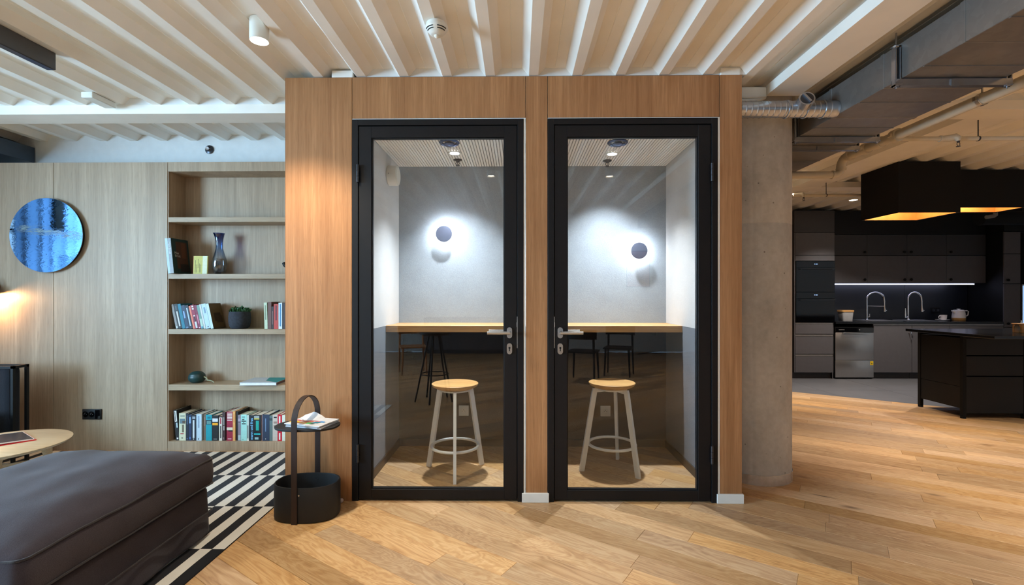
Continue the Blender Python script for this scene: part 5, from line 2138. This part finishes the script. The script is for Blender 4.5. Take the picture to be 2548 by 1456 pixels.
# base units
UN = ((5.477, 6.062, 'charcoal base cabinet with a key in its lock beside the dishwasher'),
      (6.066, 6.635, 'charcoal base cabinet behind the island corner, next to the keyed one'),
      (6.639, 7.455, 'charcoal base cabinet below the kettle, mostly behind the island'))
for x0, x1, lab in UN:
    t = thing('base_cabinet', lab, 'cabinet', (x0, KF, 0), group='charcoal base cabinets')
    w = x1 - x0
    b = MB(M['cab_dark'])
    b.box(0, w, 0.021, 0.58, 0.095, 0.838)
    obj('carcass', b, t, smooth=False)
    b = MB(M['kick'])
    b.box(0, w, 0.05, 0.065, 0.0, 0.095)
    obj('kick_board', b, t, smooth=False)
    d = front('door', t, 0, w, 0.098, 0.822, 0, M['cab'])
    b = MB(M['profile'])
    b.box(0, w, 0.002, 0.020, 0.824, 0.850)
    obj('grip_profile', b, t, smooth=False)
    if 'key' in lab and 'next' not in lab:
        b = MB(M['chrome'])
        b.cyl((w - 0.045, 0.0, 0.715), (w - 0.045, -0.022, 0.715), 0.009, seg=14)
        b.box(w - 0.049, w - 0.041, -0.045, -0.02, 0.705, 0.725)
        obj('lock', b, d, smooth=False)
        b = MB(M['key_tag'])
        b.tube([(w - 0.045, -0.04, 0.712), (w - 0.035, -0.042, 0.69), (w - 0.025, -0.04, 0.672)], 0.002, 6)
        b.box(w - 0.036, w - 0.016, -0.044, -0.036, 0.640, 0.672, 0.003)
        obj('key_ring', b, d, smooth=False)

# worktop, splashback, sinks
t = thing('worktop', 'long black stone worktop running along the kitchen wall', 'worktop', (4.888, KF, 0.852))
b = MB(M['counter'])
b.box(0.0, 2.55, -0.022, 0.57, 0.0, 0.034, 0.002)
obj('slab', b, t, smooth=False)
b = MB(M['splash'])
b.box(0.0, 1.52, 0.571, 0.583, 0.0, 0.63)
obj('splashback', b, t, smooth=False)
b = MB(M['splash'])
b.box(1.523, 2.55, 0.571, 0.583, 0.0, 0.63)
obj('splashback', b, t, smooth=False)
for x, lab in ((5.74, 'steel sink rim under the tall arched tap beside the bread box'), (6.38, 'steel sink rim under the narrow arched tap near the cup')):
    s_ = thing('sink', lab, 'sink', (x, KF + 0.27, 0.8865), group='steel kitchen sinks')
    b = MB(M['steel'])
    w, d = 0.25, 0.20
    b.box(-w, w, -d, -d + 0.025, 0, 0.006, 0.002)
    b.box(-w, w, d - 0.045, d, 0, 0.006, 0.002)
    b.box(-w, -w + 0.025, -d + 0.025, d - 0.045, 0, 0.006, 0.002)
    b.box(w - 0.025, w, -d + 0.025, d - 0.045, 0, 0.006, 0.002)
    obj('rim', b, s_, smooth=False)
    b = MB(M['stainless'])
    b.box(-w + 0.025, w - 0.025, -d + 0.025, d - 0.045, 0.0002, 0.0015)
    obj('basin', b, s_, smooth=False)


def tap(x, y, lab, reach, dirx, bar):
    t = thing('kitchen_tap', lab, 'tap', (x, y, 0.8925), group='arched kitchen taps')
    b = MB(M['chrome'])
    b.lathe([(0.026, 0.0), (0.026, 0.012), (0.017, 0.020)], 24)
    b.cyl((0, 0, 0.018), (0, 0, 0.235), 0.0145, seg=20)
    obj('stem', b, t)
    d = Vector((dirx[0], dirx[1], 0)).normalized()
    arc = [Vector((0, 0, 0.235)), Vector((0, 0, 0.34))]
    for i in range(1, 15):
        a = PI * i / 14
        arc.append(d * (reach / 2 * (1 - math.cos(a))) + Vector((0, 0, 0.34 + 0.105 * math.sin(a))))
    arc.append(d * (reach + 0.005) + Vector((0, 0, 0.29)))
    b = MB(M['chrome'])
    b.tube(arc, 0.0125, 14)
    obj('arched_hose', b, t)
    e = d * (reach + 0.005)
    b = MB(M['chrome'])
    b.tube([e + Vector((0, 0, 0.292)), e + Vector((0, 0, 0.20)), e + Vector((0.002, 0, 0.17)), e + Vector((0.003, 0, 0.135))], [0.010, 0.0125, 0.020, 0.022], 14)
    b.box(e.x + 0.010, e.x + 0.035, e.y - 0.005, e.y + 0.005, 0.15, 0.162)
    obj('spray_head', b, t)
    if bar:
        b = MB(M['chrome'])
        b.tube([(0, 0, 0.228), e + Vector((0, 0, 0.222))], 0.0075, 10)
        obj('support_bar', b, t)
    b = MB(M['chrome'])
    if bar:
        b.tube([(0.012, 0, 0.05), (0.035, -0.01, 0.055), (0.035, -0.01, 0.10)], 0.008, 10)
    else:
        b.tube([(-0.012, 0, 0.05), (-0.050, -0.01, 0.04), (-0.052, -0.01, 0.19)], [0.014, 0.016, 0.008], 12)
    obj('lever', b, t)


tap(5.600, 7.70, 'chrome arched tap with a cross bar, beside the lidded bread box', 0.265, (1, -0.05), True)
tap(6.255, 7.70, 'chrome arched tap with a side lever, between the bar tap and the cup', 0.180, (0.95, -0.25), False)

t = thing('bread_box', 'pale grey lidded bread box on the worktop beside the ovens', 'box', (5.205, 7.62, 0.8865))
b = MB(plain('pale_grey_tin', (158, 158, 160), 0.5, var=0.05))
rings = []
for s_, z in ((0.84, 0.0), (0.86, 0.004), (0.98, 0.140)):
    rings.append([b.bm.verts.new((x * s_, y * s_, z)) for x, y in oval(0.094, 0.07, 32, 6)])
for r0, r1 in zip(rings, rings[1:]):
    b.bridge(r0, r1)
b.face(rings[0][::-1])
b.face(rings[-1])
obj('box_body', b, t)
b = MB(M['bamboo'])
b.prism(oval(0.098, 0.074, 32, 6), 0.1405, 0.168)
obj('lid', b, t)

t = thing('saucer', 'white saucer under the coffee cup on the black worktop', 'saucer', (6.765, 7.66, 0.8865))
b = MB(M['ceramic'])
b.lathe([(0.04, 0.0), (0.045, 0.003), (0.085, 0.012), (0.092, 0.016), (0.088, 0.0175), (0.04, 0.007), (0.001, 0.006)], 40, cap1=False)
obj('dish', b, t)
t = thing('coffee_cup', 'white coffee cup on its saucer beside the kettle', 'cup', (6.782, 7.66, 0.8955))
b = MB(M['ceramic'])
b.lathe([(0.028, 0.0), (0.034, 0.004), (0.041, 0.03), (0.045, 0.082), (0.042, 0.082), (0.036, 0.03), (0.001, 0.008)], 36, cap1=False)
obj('cup_body', b, t)
b = MB(M['ceramic'])
b.tube([(-0.041, 0, 0.066), (-0.062, 0, 0.068), (-0.078, 0, 0.050), (-0.070, 0, 0.028), (-0.040, 0, 0.022)], 0.0065, 10)
obj('handle', b, t)
t = thing('kettle', 'white ribbed kettle with a wooden base band on the worktop', 'kettle', (7.022, 7.66, 0.8865))
b = MB(M['ceramic'])
b.lathe([(0.086, 0.046), (0.086, 0.06), (0.080, 0.12), (0.072, 0.164), (0.060, 0.172), (0.001, 0.175)], 48, cap0=True, cap1=False, warp=lambda a, h: 1 + 0.008 * math.cos(24 * a))
obj('kettle_body', b, t)
b = MB(M['bamboo'])
b.lathe([(0.078, 0.0), (0.082, 0.004), (0.086, 0.0455)], 40)
obj('base_band', b, t)
b = MB(M['ceramic'])
b.lathe([(0.012, 0.174), (0.012, 0.180), (0.024, 0.183), (0.024, 0.189), (0.001, 0.191)], 20, cap1=False)
obj('lid_knob', b, t)
b = MB(M['ceramic'])
b.tube([(0.066, 0, 0.155), (0.130, 0, 0.158), (0.152, 0, 0.146), (0.144, 0, 0.09), (0.130, 0, 0.078), (0.080, 0, 0.062)], 0.0085, 10)
obj('handle', b, t)
b = MB(M['ceramic'])
b.tube([(-0.070, 0, 0.135), (-0.095, 0, 0.152), (-0.112, 0, 0.160)], [0.026, 0.016, 0.008], 12)
obj('spout', b, t)
t = thing('wall_socket', 'black wall socket on the splashback between cup and kettle', 'socket', (6.915, KF + 0.571, 1.045))
b = MB(M['matt_black'])
b.box(-0.075, 0.075, -0.010, -0.001, -0.042, 0.042, 0.002)
obj('cover_plate', b, t, smooth=False)
b = MB(M['profile_dark'])
for x in (-0.036, 0.036):
    b.lathe([(0.022, -0.0095), (0.022, -0.012), (0.019, -0.012), (0.018, -0.0105)], 24, (x, 0, 0), axis='y', cap0=False)
obj('socket_well', b, t)
b = MB(M['chrome'])
for x in (-0.045, -0.027, 0.027, 0.045):
    b.cyl((x, -0.0098, 0), (x, -0.012, 0), 0.0025, seg=8)
obj('contact_pin', b, t)

# wall units with the LED strip
UY = 7.65
cols = [(4.888, 5.571), (5.571, 6.199), (6.199, 6.822), (6.822, 7.440)]
knobs = [1, 1, -1, -1]
where = ['beside the ovens', 'above the bar tap', 'above the lever tap', 'above the kettle']
for (x0, x1), kd, wh in zip(cols, knobs, where):
    for z0, z1, nm in ((1.925, 2.258, 'upper tier'), (1.487, 1.921, 'lower tier')):
        t = thing('wall_cabinet', 'flat charcoal wall cabinet in the %s %s' % (nm, wh), 'cabinet', (x0, UY, z0), group='charcoal wall cabinets')
        w, h = x1 - x0, z1 - z0
        b = MB(M['cab_dark'])
        b.box(0.001, w - 0.001, 0.021, 0.349, 0.0, h)
        obj('carcass', b, t, smooth=False)
        d = front('door', t, 0, w, 0, h, 0, M['cab_dark'] if z0 > 1.9 else M['cab'])
        knob(d, w - 0.05 if kd > 0 else 0.055, 0.0, 0.055)
t = thing('bulkhead_panel', 'black boxed bulkhead between the wall cabinets and the ceiling', 'panel', (4.888, UY, 2.262))
b = MB(M['black'])
b.box(0.0, 2.56, 0.0, 0.349, 0.0, 0.375)
obj('fascia', b, t, smooth=False)
t = thing('led_strip', 'cool white LED strip glowing under the kitchen wall cabinets', 'light strip', (4.90, UY + 0.02, 1.462))
b = MB(M['profile'])
b.box(0.0, 2.38, 0.0, 0.03, 0.014, 0.024)
obj('channel', b, t, smooth=False)
b = MB(M['led_cool'])
b.box(0.0, 2.38, 0.002, 0.028, 0.0, 0.0135)
obj('diffuser', b, t, smooth=False)

# tall end unit with lit fridge
t = thing('tall_cabinet', 'tall charcoal end cabinet closing the kitchen run beside the lit fridge', 'cabinet', (7.462, KF, 0))
b = MB(M['black'])
b.box(0, 0.018, 0.021, 0.605, 0.0, 2.27)
b.box(0.018, 1.2, 0.59, 0.605, 0.0, 2.27)
b.box(0.018, 1.2, 0.021, 0.59, 2.25, 2.27)
obj('side_panel', b, t, smooth=False)
for z0, z1 in ((1.930, 2.268), (1.470, 1.926), (0.80, 1.466), (0.10, 0.796)):
    d = front('door', t, 0.0, 0.252, z0, z1, 0, M['cab'])
    if z0 > 0.7 and z0 < 1.6:
        knob(d, 0.05, 0.0, z0 + 0.055)
b = MB(M['black'])
b.box(0.0, 1.2, 0.0, 0.5, 2.275, ZC - 0.002)
obj('top_panel', b, t, smooth=False)
t = thing('display_fridge', 'lit glass door fridge at the far end of the kitchen run', 'fridge', (7.720, KF - 0.02, 0.0))
b = MB(M['stainless'])
b.box(0.0, 0.004, 0.0, 0.6, 0.0, 1.46)
b.box(0.58, 0.60, 0.0, 0.6, 0.0, 1.46)
b.box(0.004, 0.58, 0.0, 0.6, 0.0, 0.80)
b.box(0.004, 0.58, 0.0, 0.6, 1.44, 1.46)
obj('housing', b, t, smooth=False)
b = MB(M['fridge_glow'])
b.box(0.005, 0.58, 0.10, 0.115, 0.801, 1.439)
obj('lit_interior', b, t, smooth=False)
b = MB(M['glass'])
b.box(0.005, 0.58, 0.005, 0.012, 0.801, 1.439)
obj('glass_door', b, t, smooth=False)

# dark round duct and grey pipe by the end unit
t = thing('extract_duct', 'black round extract duct hanging before the kitchen end cabinet', 'duct', (6.70, 6.60, 2.35))
b = MB(M['matt_black'])
b.cyl((-0.35, 0, 0), (1.8, 0, 0), 0.095, seg=32)
b.cyl((-0.37, 0, 0), (-0.35, 0, 0), 0.102, seg=32)
obj('duct_body', b, t)
b = MB(M['matt_black'])
for x in (0.2, 1.1):
    b.cyl((x, 0, 0.09), (x, 0, 0.345), 0.006, seg=8)
obj('hanger_rod', b, t)
t = thing('drain_pipe', 'grey stepped drain pipe passing the black pendant hood', 'pipe', (6.30, 6.35, 2.345))
b = MB(plain('grey_pipe', (120, 112, 106), 0.5))
b.tube([(-0.12, 0, -0.025), (-0.02, 0, -0.01), (0.0, 0, 0.0), (0.002, 0, 0.09), (0.02, -0.005, 0.105), (0.12, -0.2, 0.11), (0.5, -1.6, 0.12)], 0.024, 16)
obj('pipe_run', b, t)

# pendant hoods
def pendant(loc, w, d, h, lab):
    t = thing('pendant_hood', lab, 'pendant lamp', loc, group='black box pendants')
    b = MB(M['matt_black'])
    e = 0.012
    b.box(0, w, 0, e, 0, h)
    b.box(0, w, d - e, d, 0, h)
    b.box(0, e, e, d - e, 0, h)
    b.box(w - e, w, e, d - e, 0, h)
    b.box(e, w - e, e, d - e, h - e, h)
    obj('shade', b, t, smooth=False)
    b = MB(M['gold'])
    f = e + 0.0005
    g = f + 0.003
    b.box(f, w - f, f, g, 0.004, 0.30)
    b.box(f, w - f, d - g, d - f, 0.004, 0.30)
    b.box(f, g, g, d - g, 0.004, 0.30)
    b.box(w - g, w - f, g, d - g, 0.004, 0.30)
    b.box(g, w - g, g, d - g, 0.295, 0.30)
    obj('gold_lining', b, t, smooth=False)
    b = MB(M['bulb_warm'])
    b.ball((w / 2, d / 2, 0.235), 0.035, 16)
    obj('bulb', b, t)
    b = MB(M['black'])
    b.cyl((w / 2, d / 2, 0.262), (w / 2, d / 2, 0.294), 0.022, seg=16)
    obj('lamp_holder', b, t)
    light('pendant_glow', 'POINT', (w / 2, d / 2, 0.17), 6.5, (1.0, 0.66, 0.36), parent=t, shadow_soft_size=0.05)
    return t


pendant((3.872, 4.885, 2.13), 0.625, 0.53, ZC - 2.131, 'black box pendant hood with glowing gold inside, nearer the column')
pendant((4.78, 5.21, 2.24), 0.72, 0.335, ZC - 2.241, 'black box pendant hood with glowing gold inside, by the frame edge')

# island
t = thing('kitchen_island', 'black kitchen island with overhanging stone top and drawer fronts', 'island', (4.632, 5.005, 0))
b = MB(M['counter'])
b.box(-0.11, 2.6, -0.44, 0.60, 0.868, 0.898, 0.003)
obj('worktop', b, t, smooth=False)
b = MB(M['matt_black'])
for x in (0.0, 0.625, 1.25, 1.875):
    for y in (0.0, 0.525):
        b.box(x, x + 0.035, y, y + 0.035, 0.02, 0.868)
        b.cyl((x + 0.0175, y + 0.0175, 0.0), (x + 0.0175, y + 0.0175, 0.02), 0.024, seg=14)
for y in (0.0, 0.525):
    b.box(0.035, 1.91, y, y + 0.035, 0.838, 0.868)
o = obj('post_frame', b, t, smooth=False)
for z0, z1 in ((0.33, 0.838), (0.10, 0.326)):
    b = MB(M['black'])
    b.box(0.006, 0.024, 0.036, 0.524, z0, z1)
    obj('end_panel', b, t, smooth=False)
for xx in (0.037, 0.662, 1.287):
    for z0, z1 in ((0.662, 0.836), (0.447, 0.650), (0.055, 0.435)):
        b = MB(M['black'])
        b.box(xx, xx + 0.586, 0.002, 0.020, z0, z1, 0.001)
        obj('drawer', b, t, smooth=False)
b = MB(M['matt_black'])
b.box(0.024, 1.9, 0.30, 0.54, 0.10, 0.835)
obj('carcass', b, t, smooth=False)

t = thing('soap_caddy', 'small pale wooden caddy standing on the black island top', 'caddy', (5.235, 4.99, 0.8985))
b = MB(M['bamboo'])
b.box(-0.06, 0.10, -0.05, 0.05, 0.0, 0.086, 0.002)
b.box(-0.066, 0.106, -0.056, 0.056, 0.087, 0.095, 0.001)
obj('box_body', b, t, smooth=False)
b = MB(M['chrome'])
b.lathe([(0.010, 0.095), (0.010, 0.105), (0.005, 0.108), (0.005, 0.125), (0.009, 0.128)], 16, (-0.02, 0, 0))
obj('pump', b, t)
b = MB(M['vase'])
b.lathe([(0.022, 0.0), (0.024, 0.004), (0.024, 0.05), (0.018, 0.075), (0.010, 0.085)], 20, (-0.085, -0.02, 0))
obj('glass_bottle', b, t)

# ================================================================== ROOM BEHIND THE CAMERA (met in the door glass)
def stool_black(loc, lab):
    t = thing('tall_stool', lab, 'stool', loc)
    b = MB(M['black'])
    b.lathe([(0.001, 0.80), (0.16, 0.802), (0.19, 0.82), (0.185, 0.835), (0.001, 0.826)], 40, cap0=False, cap1=False)
    obj('seat', b, t)
    for a in (20, 95, 160, 235, 300):
        d = Vector((math.cos(R(a)), math.sin(R(a)), 0))
        b = MB(M['black'])
        b.tube([d * 0.07 + Vector((0, 0, 0.80)), d * 0.24], 0.011, 10)
        obj('leg', b, t)
    b = MB(M['black'])
    n = 40
    b.tube([(0.165 * math.cos(2 * PI * i / n), 0.165 * math.sin(2 * PI * i / n), 0.33) for i in range(n)], 0.007, 8, True)
    obj('foot_ring', b, t)


stool_black((-1.02, 0.16, 0), 'thin legged black bar stool mirrored in the glass of the siren booth')
CH = ['black wooden dining chair mirrored in the glass beside the column booth handle', 'black wooden dining chair mirrored behind the white stool near the column', 'brown wooden dining chair mirrored in the siren booth glass beyond the black stool']


def chair(loc, rz, lab, m):
    t = thing('dining_chair', lab, 'chair', loc, (0, 0, R(rz)), 'mirrored dining chairs')
    b = MB(m)
    soft_block(b, 0.44, 0.43, 0.43, 0.46, 0.012, 6, -0.006)
    obj('seat', b, t)
    b = MB(m)
    pts = []
    for i in range(9):
        a = R(-50 + 100 * i / 8)
        pts.append((Vector((0.30 * math.sin(a), 0.02 + 0.22 * math.cos(a), 0.71)), Vector((0, 0, 1)), Vector((math.sin(a), math.cos(a), 0))))
    b.sweep(pts, [(-0.07, -0.009), (0.07, -0.009), (0.07, 0.009), (-0.07, 0.009)])
    obj('backrest', b, t)
    for x, y, h in ((-0.18, -0.17, 0.43), (0.18, -0.17, 0.43), (-0.19, 0.18, 0.70), (0.19, 0.18, 0.70)):
        b = MB(m)
        b.tube([(x * 1.1, y * 1.15, 0), (x, y, h)], [0.013, 0.019], 10)
        obj('leg', b, t)


chair((0.98, -1.25, 0), 20, CH[0], M['black'])
chair((1.62, -1.75, 0), 200, CH[1], M['black'])
chair((-1.75, -1.9, 0), 160, CH[2], M['oak_booth'])
t = thing('sideboard', 'long dark low sideboard against the rear wall, mirrored in the glass', 'cabinet', (-1.1, YB + 0.45, 0))
b = MB(M['cab_dark'])
b.box(-1.0, 1.4, -0.43, 0.0, 0.08, 0.80)
b.box(-0.95, 1.35, -0.40, -0.04, 0.0, 0.08)
obj('carcass', b, t, smooth=False)
for i in range(4):
    b = MB(M['cab'])
    b.box(-0.99 + i * 0.597, -0.40 + i * 0.597, 0.001, 0.018, 0.09, 0.79)
    obj('door', b, t, smooth=False)
t = thing('poster', 'framed orange poster on the rear wall, faintly mirrored in the booth glass', 'poster', (2.75, YB, 1.90))
b = MB(M['black'])
b.box(-0.27, 0.27, 0.001, 0.02, -0.42, 0.42)
obj('frame', b, t, smooth=False)
b = MB(cmat((214, 110, 62)))
b.poly([(-0.25, 0.021, -0.40), (0.25, 0.021, -0.40), (0.25, 0.021, 0.40), (-0.25, 0.021, 0.40)])
obj('print', b, t, smooth=False)
